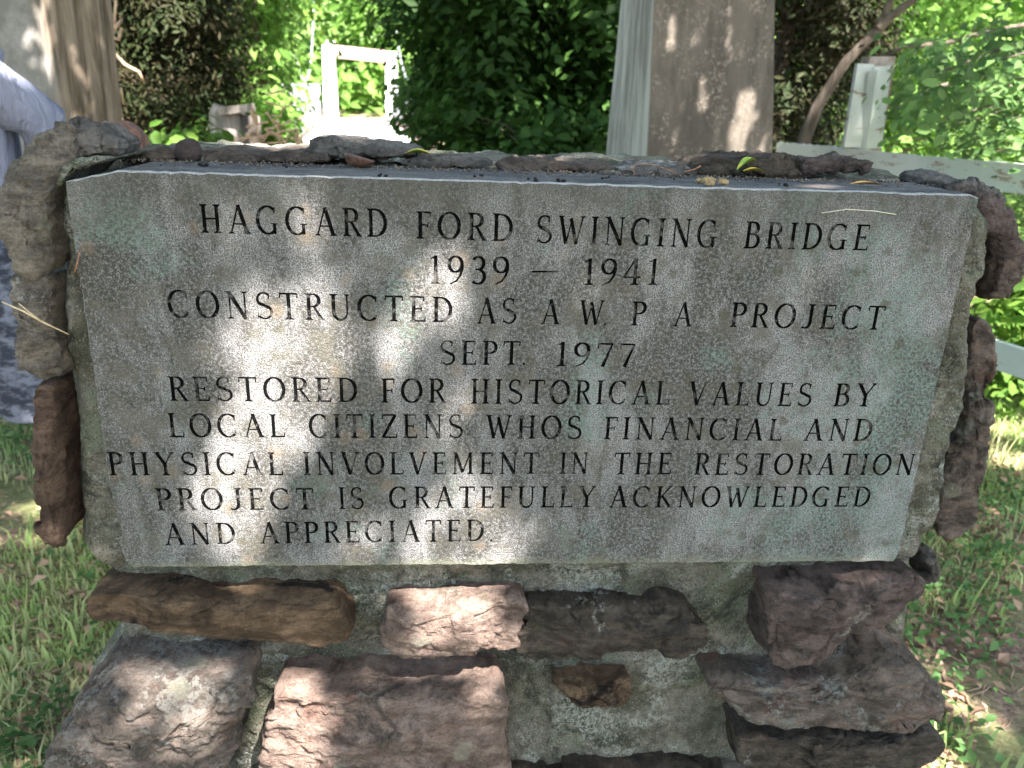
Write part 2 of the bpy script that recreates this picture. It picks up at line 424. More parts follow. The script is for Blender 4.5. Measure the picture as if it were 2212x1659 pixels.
G['T'] = (.72, [S((.36,0),(.36,.97)), serif(.36,0), S((.04,.965),(.68,.965), w=.07), vtick(.04,.80,.18), vtick(.66,.80,.18)])
G['L'] = (.62, stem(.17)+[S((.17,.035),(.58,.035), w=.07), vtick(.56,.0,.22)])
G['E'] = (.64, stem(.17)+[S((.17,.035),(.59,.035), w=.07), vtick(.57,0,.2), S((.17,.965),(.55,.965), w=.07), vtick(.53,.81,.17), S((.17,.51),(.46,.51), w=TN), vtick(.44,.42,.18)])
G['F'] = (.58, stem(.17)+[S((.17,.965),(.53,.965), w=.07), vtick(.51,.81,.17), S((.17,.51),(.44,.51), w=TN), vtick(.42,.42,.18)])
G['D'] = (.78, stem(.17)+[(([(.17,.965),(.32,.965)]+arc(.32,.5,.38,.465,90,-90,22)+[(.17,.035)]), 'nib')])
G['P'] = (.62, stem(.17)+[([(.17,.965),(.33,.965)]+arc(.33,.73,.22,.235,90,-90,16)+[(.17,.495)], 'nib')])
G['R'] = (.70, stem(.17)+[([(.17,.965),(.33,.965)]+arc(.33,.74,.21,.225,90,-90,16)+[(.17,.515)], 'nib'), S((.34,.52),(.62,.03), w=(.09,.12)), ('poly', [(.52,0),(.74,0),(.72,.03),(.60,.09)])])
G['B'] = (.66, stem(.17)+[([(.17,.965),(.33,.965)]+arc(.33,.75,.19,.215,90,-90,14)+[(.17,.535)], 'nib'), ([(.17,.535),(.34,.535)]+arc(.34,.285,.235,.25,90,-90,16)+[(.17,.035)], 'nib')])
G['O'] = (.86, [(arc(.43,.5,.35,.475,0,360,40), 'nib')])
G['C'] = (.80, [(arc(.44,.5,.36,.475,48,312,34), 'nib'), vtick(.675,.74,.22), ('poly',[(.66,.24),(.70,.15),(.73,.17),(.71,.24)])])
G['G'] = (.86, [(arc(.44,.5,.36,.475,50,305,34), 'nib'), vtick(.67,.76,.2), S((.67,.02),(.67,.40), w=.12), ('poly', [(.53,.36),(.81,.36),(.80,.40),(.54,.40)])])
G['A'] = (.82, [S((.12,.02),(.41,1.0), w=.062), S((.40,1.0),(.69,.02), w=.14), S((.23,.34),(.60,.34), w=.055), ('poly',[(.0,0),(.24,0),(.22,.03),(.15,.08),(.11,.08),(.02,.03)]), ('poly',[(.56,0),(.83,0),(.81,.03),(.75,.09),(.65,.09),(.58,.03)])])
G['V'] = (.80, [S((.12,.98),(.40,.0), w=.14), S((.40,.0),(.68,.98), w=.062), ('poly',[(0,1),(.26,1),(.24,.97),(.18,.92),(.08,.92),(.02,.97)]), ('poly',[(.57,1),(.80,1),(.78,.97),(.71,.92),(.66,.92),(.59,.97)])])
G['W'] = (1.08, [S((.12,.98),(.34,.0), w=.135), S((.34,.0),(.53,.85), w=.06), S((.50,.92),(.74,.0), w=.135), S((.74,.0),(.96,.98), w=.06), ('poly',[(0,1),(.26,1),(.24,.97),(.18,.92),(.08,.92),(.02,.97)]), ('poly',[(.86,1),(1.07,1),(1.05,.97),(.99,.92),(.94,.92),(.88,.97)])])
G['N'] = (.86, [S((.17,0),(.17,1), w=.062), ('poly',[(.05,0),(.29,0),(.27,.03),(.2,.07),(.14,.07),(.07,.03)]), S((.15,1),(.70,.0), w=.14), ('poly',[(.0,1),(.22,1),(.22,.96),(.12,.94),(.02,.97)]), S((.70,0),(.70,1), w=.062), ('poly',[(.58,1),(.82,1),(.80,.97),(.73,.93),(.67,.93),(.60,.97)])])
G['M'] = (1.0, [S((.15,0),(.17,1), w=.062), ('poly',[(.03,0),(.27,0),(.25,.03),(.18,.07),(.12,.07),(.05,.03)]), S((.17,1),(.49,.08), w=.13), S((.49,.08),(.80,1), w=.062)]+[S((.82,0),(.80,1), w=.13), serif(.82,0,.15,1), ('poly',[(.05,1),(.22,1),(.2,.95)]), ('poly',[(.76,1),(.93,1),(.88,.96),(.80,.93)])])
G['K'] = (.78, stem(.17)+[S((.2,.42),(.62,.97), w=.062), ('poly',[(.50,1),(.74,1),(.72,.97),(.64,.93),(.56,.95)]), S((.30,.55),(.66,.03), w=(.10,.135)), ('poly',[(.54,0),(.80,0),(.78,.03),(.68,.09),(.58,.06)])])
G['Y'] = (.80, [S((.40,0),(.40,.5)), serif(.40,0), S((.12,.97),(.40,.46), w=.135), S((.40,.46),(.68,.97), w=.062), ('poly',[(0,1),(.26,1),(.24,.97),(.18,.92),(.08,.92),(.02,.97)]), ('poly',[(.57,1),(.80,1),(.78,.97),(.71,.92),(.66,.92),(.59,.97)])])
G['U'] = (.82, [([(.17,1),(.17,.34)]+arc(.415,.32,.245,.295,180,360,18)[1:], 'nib2'), S((.66,.30),(.66,1), w=.062), serif(.17,1,.15,-1), ('poly',[(.54,1),(.78,1),(.76,.97),(.69,.93),(.63,.93),(.56,.97)])])
G['J'] = (.56, [S((.38,1),(.38,.24)), (arc(.19,.26,.19,.235,0,-125,14), 'nib'), serif(.38,1,.15,-1)])
G['Z'] = (.70, [S((.06,.965),(.62,.965), w=.07), S((.06,.035),(.66,.035), w=.07), S((.60,.97),(.08,.03), w=.13), vtick(.06,.80,.17), vtick(.63,0,.2)])
G['S'] = (.66, [(arc(.335,.74,.23,.235,40,225,18)+[(.30,.535),(.40,.475)]+arc(.335,.265,.25,.24,45,-145,18), 'nibS'), vtick(.49,.76,.2), ('poly',[(.07,.03),(.11,.03),(.125,.22),(.095,.22)])])
G['.'] = (.20, [('poly', arc(.10,.055,.055,.055,0,330,11))])
G['-'] = (1.0, [('poly', [(.0,.44),(.03,.405),(.97,.425),(1.0,.47),(.97,.485),(.03,.475)])])
G['1'] = (.46, [S((.25,0),(.25,1)), ('poly',[(.05,0),(.43,0),(.41,.03),(.32,.08),(.18,.08),(.07,.03)]), ('poly',[(.06,.86),(.22,.90),(.30,1.0),(.25,1.0),(.06,.90)])])
G['9'] = (.68, [(arc(.33,.70,.24,.27,0,360,28), 'nib'), ([(.57,.72),(.58,.55),(.52,.33),(.38,.12),(.13,.0)], (.13,.05))])
G['3'] = (.62, [(arc(.30,.745,.20,.225,150,-80,18), 'nib'), (arc(.29,.27,.245,.255,82,-140,20), 'nib'), S((.20,.525),(.34,.525), w=.06)])
G['4'] = (.74, [S((.48,0),(.48,1)), S((.05,.30),(.70,.30), w=.065), S((.46,1),(.06,.31), w=.062), ('poly',[(.30,0),(.66,0),(.64,.03),(.55,.08),(.41,.08),(.32,.03)])])
G['7'] = (.64, [S((.05,.96),(.60,.96), w=.075), S((.59,.97),(.26,0), w=(.065,.14)), vtick(.05,.78,.18)])
def stroke_poly(st):
    if st[0] == 'poly': return st[1], [st[1][0], st[1][len(st[1])//2]], .03
    pts, w = st; n = len(pts); ws = []; closed = n > 20 and math.dist(pts[0], pts[-1]) < 1e-6
    for i in range(n):
        a = pts[max(0,i-1)]; b = pts[min(n-1,i+1)]
        if closed and i in (0, n-1): a, b = pts[-2], pts[1]
        dx, dy = b[0]-a[0], b[1]-a[1]; L = math.hypot(dx, dy) or 1
        if isinstance(w, str):
            k = abs(dy)/L
            if w == 'nibS': k = max(0, dx/L*(1 if dy < 0 else -1)) if False else (1-abs(dy)/L*.45 if .3 < (i/n) < .7 else k*.45)
            ws.append(TN + (TK-TN)*min(1, max(0, k*1.15-.08)))
            if w == 'nib2': ws[-1] = TK if i < 2 else TK + (TN-TK)*min(1, (i-2)/max(1, n-6))
        elif isinstance(w, tuple): ws.append(w[0]+(w[1]-w[0])*i/(n-1))
        else: ws.append(w)
    l, r = [], []
    for i in range(n):
        a = pts[max(0,i-1)]; b = pts[min(n-1,i+1)]
        if closed and i in (0, n-1): a, b = pts[-2], pts[1]
        dx, dy = b[0]-a[0], b[1]-a[1]; L = math.hypot(dx, dy) or 1; nx_, ny_ = -dy/L, dx/L
        l.append((pts[i][0]+nx_*ws[i]/2, pts[i][1]+ny_*ws[i]/2)); r.append((pts[i][0]-nx_*ws[i]/2, pts[i][1]-ny_*ws[i]/2))
    return (l, r, closed, pts, ws)
WORDS = [ # line, text, u0, top0, bottom0, u1, top1, bottom1
 (0,'HAGGARD',430.3,440.4,502.7,837.1,451.1,512.6),(0,'FORD',897.4,455.9,515.4,1108.9,461.9,521.8),(0,'SWINGING',1157.5,464.2,525.3,1551.7,474.7,535.8),(0,'BRIDGE',1607.4,477.7,536.7,1879.3,485.2,541.3),
 (1,'1939',926.4,551.1,613,1102.2,554.3,614.6),(1,'-',1148.7,552,614,1206,553,614),(1,'1941',1259.5,558.2,615.9,1424,558.5,615.9),
 (2,'CONSTRUCTED',360.9,625.7,686,978,641.6,696.4),(2,'AS',1029.6,643.7,699.2,1116.9,644,699.5),(2,'A',1168.9,646.7,700.3,1210.2,646.7,700.3),(2,'W',1251.1,648.4,701.5,1305.9,648.4,701.5),(2,'.',1305,649,703,1313,649,703),(2,'P',1362.8,650.9,703.2,1396.6,650.9,703.2),(2,'A',1455.6,652.6,705.3,1496.9,652.6,705.3),(2,'PROJECT',1577.8,652.6,706.6,1910.9,661,712.9),
 (3,'SEPT',948.2,734.9,788.4,1124.8,736.8,788.4),(3,'.',1128,736,789,1137,736,789),(3,'1977',1200.5,738.2,790.9,1372.1,742.4,793),
 (4,'RESTORED',362.8,812.8,865.9,772.6,816.1,868.8),(4,'FOR',821.5,817.4,870.1,963.6,817.4,870.1),(4,'HISTORICAL',1016.3,818.2,872.2,1448,823.3,874.3),(4,'VALUES',1487.2,823.7,875.2,1755.8,827.5,878.1),(4,'BY',1801.3,828,878.1,1892,828,878.1),
 (5,'LOCAL',362,892,944.7,615.8,895,944.7),(5,'CITIZENS',666.3,894.1,946,1001.5,895,946.5),(5,'WHOS',1049.2,896.2,946.8,1258.3,898.3,948.9),(5,'FINANCIAL',1304.6,900.4,948.9,1691.7,904.7,952.3),(5,'AND',1738,904.7,952.3,1884.8,904.7,952.3),
 (6,'PHYSICAL',232.1,976.3,1026.9,611.5,977,1026.9),(6,'INVOLVEMENT',653.7,976.3,1026.1,1165.5,977.2,1023.6),(6,'IN',1209,977.2,1023.6,1272.2,977.2,1023.6),(6,'THE',1324.9,977.6,1024.8,1452.2,977.6,1024.8),(6,'RESTORATION',1499.9,978.4,1026.1,1976.3,980.6,1026.1),
 (7,'PROJECT',335.4,1054.4,1102.9,678.2,1054.4,1100.7),(7,'IS',730.4,1052.2,1099.9,786.5,1052.2,1099.9),(7,'GRATEFULLY',839.2,1051,1098.6,1287.8,1050.1,1095.7),(7,'ACKNOWLEDGED',1316.4,1050.1,1096.5,1880.6,1051,1094.4),
 (8,'AND',353.5,1130.2,1177.4,508.2,1129,1175),(8,'APPRECIATED',560.1,1128.1,1174.5,1045.8,1121.8,1169),(8,'.',1057,1121,1170,1066,1121,1170)]
LINETEXT = ['HAGGARD FORD SWINGING BRIDGE','1939 - 1941','CONSTRUCTED AS A W. P A PROJECT','SEPT. 1977','RESTORED FOR HISTORICAL VALUES BY','LOCAL CITIZENS WHOS FINANCIAL AND','PHYSICAL INVOLVEMENT IN THE RESTORATION','PROJECT IS GRATEFULLY ACKNOWLEDGED','AND APPRECIATED.']
polys = []   # (letter id, 2d polygon on the plaque)
gid = -1
strokes = [] # centre segments (x,z,half width) for the V cut
rngw = random.Random(5)
for (ln, txt, u0, t0, b0, u1, t1, b1) in WORDS:
    A = at(u0, (t0+b0)/2); B = at(u1, (t1+b1)/2)
    za0, za1 = at(u0, b0).z, at(u0, t0).z; zb0, zb1 = at(u1, b1).z, at(u1, t1).z
    adv = [G[c][0] for c in txt]; gap = .19
    tot = sum(adv) + gap*(len(txt)-1); x = 0
    for c, aw in zip(txt, adv):
        gid += 1
        def mp(p, x=x):
            f = (x+p[0])/tot; X = A.x+(B.x-A.x)*f
            zb = za0+(zb0-za0)*f; zt = za1+(zb1-za1)*f
            return (X, zb+(zt-zb)*p[1])
        hs = (za1-za0)
        for st in G[c][1]:
            r = stroke_poly(st)
            if st[0] == 'poly':
                polys.append((gid, [mp(p) for p in r[0]]))
                m_ = [mp(p) for p in r[0]]; cx = sum(p[0] for p in m_)/len(m_); cz = sum(p[1] for p in m_)/len(m_)
                strokes.append((cx, cz, cx, cz, .035*hs, .035*hs)); continue
            l, rr, closed, pts, ws = r
            for i in range(len(pts)-1):
                polys.append((gid, [mp(l[i]), mp(rr[i]), mp(rr[i+1]), mp(l[i+1])]))
                a, b = mp(pts[i]), mp(pts[i+1])
                strokes.append((a[0], a[1], b[0], b[1], ws[i]*hs/2, ws[i+1]*hs/2))
        x += aw+gap
# plaque outline (front edge slightly uneven, chipped corners)
rngp = random.Random(11)
def edge_line(a, b, n, amp):
    return [(a[0]+(b[0]-a[0])*i/n + rngp.uniform(-amp, amp), a[1]+(b[1]-a[1])*i/n + rngp.uniform(-amp, amp)) for i in range(n)]
hx = PW/2
corner = [(-hx, PT-.012), (-hx+.018, PT-.004), (-hx+.05, PT-.001)]
outl = []
outl += edge_line((-hx, PB+.085), (-hx, PT-.012), 40, .0006)
outl += edge_line((-hx, PT-.012), (-hx+.05, PT), 8, .0005)
outl += edge_line((-hx+.05, PT), (hx-.003, PT), 120, .0006)
outl += edge_line((hx, PT-.003), (hx, PB+.004), 60, .0006)
outl += edge_line((hx-.004, PB), (-hx+.012, PB), 110, .0009)
outl += edge_line((-hx+.012, PB), (-hx+.002, PB+.012), 4, .0006)
outl += [(-hx+.001,PB+.03),(-hx+.0045,PB+.04),(-hx+.0065,PB+.055),(-hx+.003,PB+.068),(-hx+.004,PB+.074)]
def inset(P, d):
    n = len(P); Q = []
    for i in range(n):
        a, b = Vector(P[i-3]), Vector(P[(i+3)%n]); t = (b-a).normalized(); nn = Vector((t.y, -t.x))
        Q.append((P[i][0]+nn.x*d*(1+rngp.uniform(-.35,.35)), P[i][1]+nn.y*d*(1+rngp.uniform(-.35,.35))))
    return Q
inn = inset(outl, .0012)
cv = [Vector(p) for p in inn]; cf = [list(range(len(inn)))]; fl = [-1]
for ln, P in polys:
    ar = sum(P[i][0]*P[(i+1)%len(P)][1]-P[(i+1)%len(P)][0]*P[i][1] for i in range(len(P)))
    if ar < 0: P = P[::-1]
    s = len(cv); cv += [Vector(p) for p in P]; cf.append(list(range(s, s+len(P)))); fl.append(ln)
if sum(inn[i][0]*inn[(i+1)%len(inn)][1]-inn[(i+1)%len(inn)][0]*inn[i][1] for i in range(len(inn))) < 0: cf[0] = cf[0][::-1]
ov, oe, of, _, _, ofo = delaunay_2d_cdt([v*1000 for v in cv], [], cf, 1, 2e-4)
ov = [v/1000 for v in ov]
PG = [(g, np.array(P)) for g, P in polys]
BB = np.array([[P[:,0].min(), P[:,1].min(), P[:,0].max(), P[:,1].max()] for g, P in PG])
def letter_at(x, z):
    for i in np.nonzero((BB[:,0] <= x) & (BB[:,2] >= x) & (BB[:,1] <= z) & (BB[:,3] >= z))[0]:
        P = PG[i][1]; Q = np.roll(P, 1, 0)
        c = ((P[:,1] > z) != (Q[:,1] > z))
        with np.errstate(all='ignore'): xi = (Q[:,0]-P[:,0])*(z-P[:,1])/(Q[:,1]-P[:,1])+P[:,0]
        if (c & (x < xi)).sum() % 2: return PG[i][0]
    return -1
print('cdt', len(cv), len(ov), len(of))
surf = []; groove = {i: [] for i in range(gid+1)}
for f in of:
    a, b, c = (ov[i] for i in f)
    if (b-a).cross(c-a) < 0: f = [f[0], f[2], f[1]]
    m_ = (a+b+c)/3; g = letter_at(m_.x, m_.y)
    (surf if g < 0 else groove[g]).append(f)
onsurf = set(i for f in surf for i in f)
SA = np.array(strokes)
def vdepth(p):
    ax, az, bx_, bz_, w0, w1 = SA.T
    dx, dz = bx_-ax, bz_-az; L2 = dx*dx+dz*dz+1e-12
    t = np.clip(((p[0]-ax)*dx+(p[1]-az)*dz)/L2, 0, 1)
    d = np.hypot(p[0]-ax-t*dx, p[1]-az-t*dz); hw = w0+(w1-w0)*t
    return float(np.max(hw-d))
plaque_v = [(p.x, 0, p.y) for p in ov]; nV = len(plaque_v)
pf = [tuple(f) for f in surf]; pm = [0]*len(pf)
nb = len(inn); idx = {}
base = len(plaque_v)
# nearest CDT index of each inset outline vertex
from mathutils import kdtree
kd = kdtree.KDTree(nV)
for i, p in enumerate(ov): kd.insert((p.x, 0, p.y), i)
kd.balance()
ii = [kd.find((p[0], 0, p[1]))[1] for p in inn]
plaque_v += [(p[0], .0026, p[1]) for p in outl]           # worn arris
plaque_v += [(p[0], .006, p[1]) for p in outl]
plaque_v += [(p[0], .12, p[1]) for p in outl]
for k in range(nb):
    k2 = (k+1)%nb
    a = [ii[k], ii[k2], base+k2, base+k]
    if len(set(a)) == 4: pf.append(tuple(a)); pm.append(1)
    pf.append((base+k, base+k2, base+nb+k2, base+nb+k)); pm.append(1)
    pf.append((base+nb+k, base+nb+k2, base+2*nb+k2, base+2*nb+k)); pm.append(2)
pf.append(tuple(range(base+2*nb, base+3*nb))); pm.append(2)
plaque = obj('plaque', plaque_v, pf, [MT['granite'], MT['edge'], MT['top']], mon, smooth=False, label='grey granite slab with weathered face, engraved text, teal and brown lichen spots')
for p, k in zip(plaque.data.polygons, pm): p.material_index = k
for ln in groove:
    fs = groove[ln]
    if not fs: continue
    used = sorted(set(i for f in fs for i in f)); V = []; mp = {}; wall = {}
    for i in used:
        p = ov[i]; mp[i] = len(V)
        if i in onsurf: V.append((p.x, .0012, p.y))
        else: V.append((p.x, .0012 + max(0, vdepth((p.x, p.y)))*.7, p.y))
    Fc = [tuple(mp[i] for i in f) for f in fs]
    ec = {}
    for f in fs:
        for a, b in ((f[0],f[1]),(f[1],f[2]),(f[2],f[0])): ec[(a,b)] = 1
    for (a, b) in list(ec):
        if (b, a) not in ec:
            for i in (a, b):
                if i not in wall: wall[i] = len(V); V.append((ov[i].x, 0.0, ov[i].y))
            Fc.append((wall[a], wall[b], mp[b], mp[a]))
    obj('engraved_letter', V, Fc, MT['groove'], plaque, smooth=False)
# ---- mortar
def interp(z, T):
    if z <= T[0][0]: return T[0][1]
    for (a, b), (c, d) in zip(T, T[1:]):
        if z <= c: return b+(d-b)*(z-a)/(c-a)
    return T[-1][1]
Lp = [at(u, v, .02) for u, v in ((116,345),(110,480),(110,600),(118,760),(130,830),(150,960),(150,1100),(160,1190),(205,1240),(215,1330),(225,1400),(215,1440),(160,1500),(130,1659))]
Rp = [at(u, v, .03) for u, v in ((2095,392),(2150,480),(2145,590),(2110,660),(2112,760),(2092,880),(2060,1000),(2036,1120),(2000,1200),(1985,1400),(1975,1480),(1990,1659))]
LT = sorted((p.z, p.x) for p in Lp); RT = sorted((p.z, p.x) for p in Rp)
LT = [(0, LT[0][1]-.06)] + LT; RT = [(0, RT[0][1]+.06)] + RT
nzm, nxm = 260, 240; mv = []; zt = PT-.012
def mdepth(x, z):
    below = 1/(1+math.exp(-(PB-.02-z)/.006))           # under the plaque the bed is set back
    d = .020 + below*.020
    if z < at(600,1400).z: d += .012*min(1, (at(600,1400).z-z)/.05)*(1 if x < .05 else .4)
    if abs(x) < hx-.004 and z > PB: d = max(d, .03)
    q = Vector((x*9, 0, z*9))
    w_ = noise.voronoi(q*3.2+Vector((noise.noise(q*4),0,noise.noise(q*4+Vector((3,3,3))))))[0]
    return d + fbm(q*1.5, 6, 2.2, .62)*.009 + max(0, .12-(w_[1]-w_[0]))*.035 + fbm(q*9+Vector((5,5,5)), 3)*.0025
for j in range(nzm+1):
    z = zt*j/nzm if j < 60 else None
    z = (.35*j/40) if j < 40 else .35+(zt-.35)*(j-40)/(nzm-40)
    xl, xr = interp(z, LT), interp(z, RT)
    for i in range(nxm+1):
        x = xl+(xr-xl)*i/nxm; e = min(i, nxm-i)
        y = mdepth(x, z) + (.03*(1-e/6)**2 if e < 6 else 0)
        top = .006*(1-(nzm-j)/4)**2 if nzm-j < 4 else 0
        mv.append((x + noise.noise(Vector((x*30, z*30, 3)))*.003, y+top, z))
W_ = nxm+1
mf = [(j*W_+i, j*W_+i+1, (j+1)*W_+i+1, (j+1)*W_+i) for j in range(nzm) for i in range(nxm)]
# sides, top and back
nby = 26; b0 = len(mv)
for k in range(1, nby+1):
    y = .03+.40*k/nby
    for i in range(W_):
        x = mv[nzm*W_+i][0]; mv.append((x, y, zt - .004 + (.014 if y > .125 else 0) + fbm(Vector((x*14, y*14, 1)), 6)*.009))
prev = [nzm*W_+i for i in range(W_)]
for k in range(nby):
    cur = [b0+k*W_+i for i in range(W_)]
    mf += [(prev[i], prev[i+1], cur[i+1], cur[i]) for i in range(nxm)]; prev = cur
for side in (0, nxm):
    s0 = len(mv)
    for j in range(nzm+1):
        x = mv[j*W_+side][0]
        mv.append((x, .43, mv[j*W_+side][2]))
    for j in range(nzm):
        a, b = j*W_+side, (j+1)*W_+side
        q = (a, b, s0+j+1, s0+j); mf.append(q if side == 0 else q[::-1])
obj('mortar', mv, mf, MT['mortar'], mon, label='mossy grey green mortar bedding the stones and the plaque')
# ---- stones, outlines in picture points
ST = []
def addstone(*a, **k): ST.append(stone(*a, parent=mon, seed=len(ST)+1, **k))
# left column
addstone([(-8,352),(16,318),(48,285),(78,268),(112,266),(138,286),(136,325),(128,352),(110,376),(104,440),(104,520),(102,598),(60,606),(22,560),(-14,500),(-30,420)], -.002, .05, MT['s_olive'], bulge=.006, rough=.006, facet=.005, edge=.03, tilt=(.10,.30), label='large olive grey corner boulder left of the plaque')
addstone([(2,592),(55,600),(102,598),(108,690),(116,760),(140,822),(105,826),(52,815),(28,770),(30,720),(12,660)], .008, .10, MT['s_olive'], rough=.006, facet=.006, edge=.02, bulge=.006, tilt=(.1,.1), label='rough olive sandstone block under the left corner boulder')
addstone([(70,826),(110,832),(124,870),(124,930),(130,990),(134,1060),(132,1120),(138,1185),(112,1190),(84,1160),(72,1100),(66,1000),(62,900)], .008, .10, MT['s_redbrown'], rough=.004, facet=.005, edge=.014, label='tall narrow red brown stone at the left edge')
stone([(112,350),(150,332),(215,332),(245,342),(205,356),(150,368),(128,392),(112,420)], .020, .10, MT['mortar'], mon, name='mortar_fillet', seed=77, bulge=.002, rough=.006, facet=.002, edge=.012, nt=120, nr=20, label='sandy mortar packed between the corner boulder and the plaque')
# tops behind the plaque, left to right
addstone([(105,320),(120,276),(150,262),(190,268),(222,286),(250,312),(250,340),(215,352),(150,356),(110,352)], .035, .06, MT['s_grey'], rough=.006, facet=.007, edge=.025, bulge=.006, tilt=(0,.5), label='grey rounded capstone with flaky lichen behind the corner boulder')
addstone([(222,318),(226,300),(246,286),(262,292),(264,316),(255,326),(232,326)], .09, .03, MT['s_olive'], rough=.004, edge=.008, nt=90, nr=14, label='small angular stone wedged at the left corner')
addstone([(255,340),(285,326),(320,320),(372,325),(385,345),(300,352),(250,352)], .125, .07, MT['s_cap'], rough=.005, facet=.005, edge=.012, bulge=.003, tilt=(0,.9), nt=120, nr=20, label='flat purple brown capstone behind the pebble')
addstone([(420,330),(470,322),(520,327),(560,325),(640,327),(700,333),(720,350),(560,354),(440,352)], .125, .08, MT['s_cap'], rough=.006, facet=.006, edge=.012, bulge=.003, tilt=(0,.9), label='flat brown capstone left of the wedge stone')
addstone([(652,326),(655,305),(680,297),(730,295),(800,303),(860,316),(932,331),(900,346),(800,352),(700,349),(660,340)], .14, .07, MT['s_grey'], rough=.006, facet=.006, edge=.035, bulge=.01, tilt=(0,.3), label='rounded grey wedge shaped capstone at the middle')
addstone([(860,345),(930,337),(1010,340),(1060,346),(1080,360),(1000,364),(860,358)], .125, .06, MT['s_grey'], rough=.006, facet=.006, edge=.010, bulge=.003, tilt=(0,.9), nt=140, nr=20, label='low flat capstone right of the wedge stone')
addstone([(1070,352),(1160,342),(1240,350),(1310,354),(1340,368),(1200,372),(1090,368)], .125, .06, MT['s_cap'], rough=.006, facet=.007, edge=.010, bulge=.003, tilt=(0,.9), nt=140, nr=20, label='low brownish capstone left of the pylon foot')
addstone([(1330,366),(1370,357),(1440,354),(1500,358),(1520,378),(1420,382),(1330,378)], .12, .06, MT['s_grey'], rough=.005, facet=.007, edge=.010, bulge=.003, tilt=(0,.9), nt=120, nr=20)
addstone([(1475,370),(1500,348),(1560,337),(1640,334),(1700,337),(1745,345),(1760,378),(1680,384),(1560,386),(1480,380)], .135, .07, MT['s_dark'], rough=.007, facet=.008, edge=.025, bulge=.006, tilt=(0,.5), label='dark lumpy capstone near the right end')
addstone([(1735,352),(1790,340),(1850,337),(1885,348),(1893,368),(1850,384),(1780,384),(1738,376)], .13, .06, MT['s_purple'], rough=.007, facet=.008, edge=.02, bulge=.008, nt=120, nr=20, label='knobbly dark brown stone end beside the lumpy capstone')
# right column
addstone([(2085,425),(2150,412),(2195,435),(2208,500),(2205,560),(2194,620),(2160,655),(2128,650),(2140,600),(2135,520),(2108,470)], .05, .08, MT['s_purple'], rough=.007, facet=.010, edge=.02, tilt=(-.2,.2), nt=220, label='dark purple brown corner stone right of the plaque')
addstone([(1990,402),(2005,380),(2050,368),(2100,380),(2145,402),(2185,428),(2190,455),(2120,450),(2060,425)], .10, .05, MT['s_grey'], rough=.006, facet=.010, edge=.03, nt=150, label='grey domed capstone at the right end of the top')
addstone([(2096,790),(2110,745),(2112,700),(2128,684),(2148,700),(2156,760),(2140,830),(2150,900),(2130,980),(2118,1060),(2112,1120),(2090,1165),(2040,1178),(2028,1120),(2034,1050),(2048,985),(2078,940),(2082,880)], .05, .2, MT['s_redlichen'], rough=.006, facet=.008, edge=.016, tilt=(-.15,0), label='ragged red brown stone with white lichen at the right edge')
# first course under the plaque
addstone([(163,1268),(185,1252),(260,1258),(340,1268),(430,1278),(560,1282),(690,1288),(725,1300),(742,1330),(775,1370),(758,1398),(700,1404),(620,1398),(540,1400),(430,1388),(330,1370),(230,1352),(180,1346),(162,1320)], -.012, .10, MT['s_brown'], rough=.005, facet=.005, edge=.018, bulge=.006, kx=.5, nt=240, label='long brown sandstone slab with a black stain, left end of the upper course')
addstone([(822,1292),(850,1284),(905,1290),(990,1275),(1060,1266),(1130,1268),(1150,1300),(1135,1345),(1115,1372),(1128,1405),(1050,1418),(960,1426),(870,1428),(820,1412),(816,1350)], -.010, .12, MT['s_pink'], rough=.005, facet=.009, edge=.010, bulge=.012, label='pale pink sandstone block in the middle of the upper course')
addstone([(1128,1290),(1200,1286),(1300,1288),(1400,1296),(1500,1302),(1515,1340),(1528,1380),(1515,1418),(1440,1412),(1350,1424),(1250,1436),(1160,1440),(1105,1420),(1100,1385),(1130,1350)], -.002, .12, MT['s_dark'], rough=.007, facet=.014, edge=.014, bulge=.012, kx=.7, nt=220, label='dark chipped sandstone block right of the pink one')
addstone([(1662,1262),(1720,1248),(1800,1244),(1900,1236),(1990,1215),(2028,1220),(2036,1260),(2010,1310),(1960,1345),(1890,1380),(1800,1410),(1700,1438),(1652,1436),(1658,1350)], -.028, .16, MT['s_purple'], rough=.007, facet=.012, edge=.02, bulge=.012, nt=230, tilt=(.12,0), label='dark purple red stone at the right end of the upper course')
addstone([(1985,1195),(2020,1180),(2036,1215),(2030,1260),(1990,1262)], .05, .15, MT['s_grey'], rough=.005, edge=.015, nt=90, nr=14)
# second course
addstone([(138,1482),(160,1440),(200,1405),(260,1410),(360,1418),(450,1425),(516,1428),(525,1490),(520,1560),(500,1640),(480,1720),(300,1740),(120,1720),(96,1640),(110,1580),(150,1540),(165,1500)], -.05, .16, MT['s_lichen'], rough=.009, facet=.012, edge=.03, bulge=.015, tilt=(.1,.0), nt=230, nr=40, label='big lichen crusted boulder at the lower left')
addstone([(578,1462),(600,1448),(700,1452),(800,1448),(900,1462),(990,1452),(1080,1440),(1098,1480),(1104,1560),(1108,1660),(1100,1760),(830,1790),(560,1760),(552,1640),(560,1540)], -.03, .13, MT['s_pink'], rough=.008, facet=.010, edge=.016, bulge=.012, nt=240, nr=40, kx=.8, label='wide cracked pink brown block at the bottom centre')
addstone([(1183,1456),(1250,1462),(1320,1464),(1374,1452),(1366,1500),(1345,1526),(1300,1530),(1235,1524),(1210,1495)], .004, .08, MT['s_brown'], rough=.005, facet=.012, edge=.008, bulge=.016, nt=120, nr=22, label='small triangular brown stone set in the mortar')
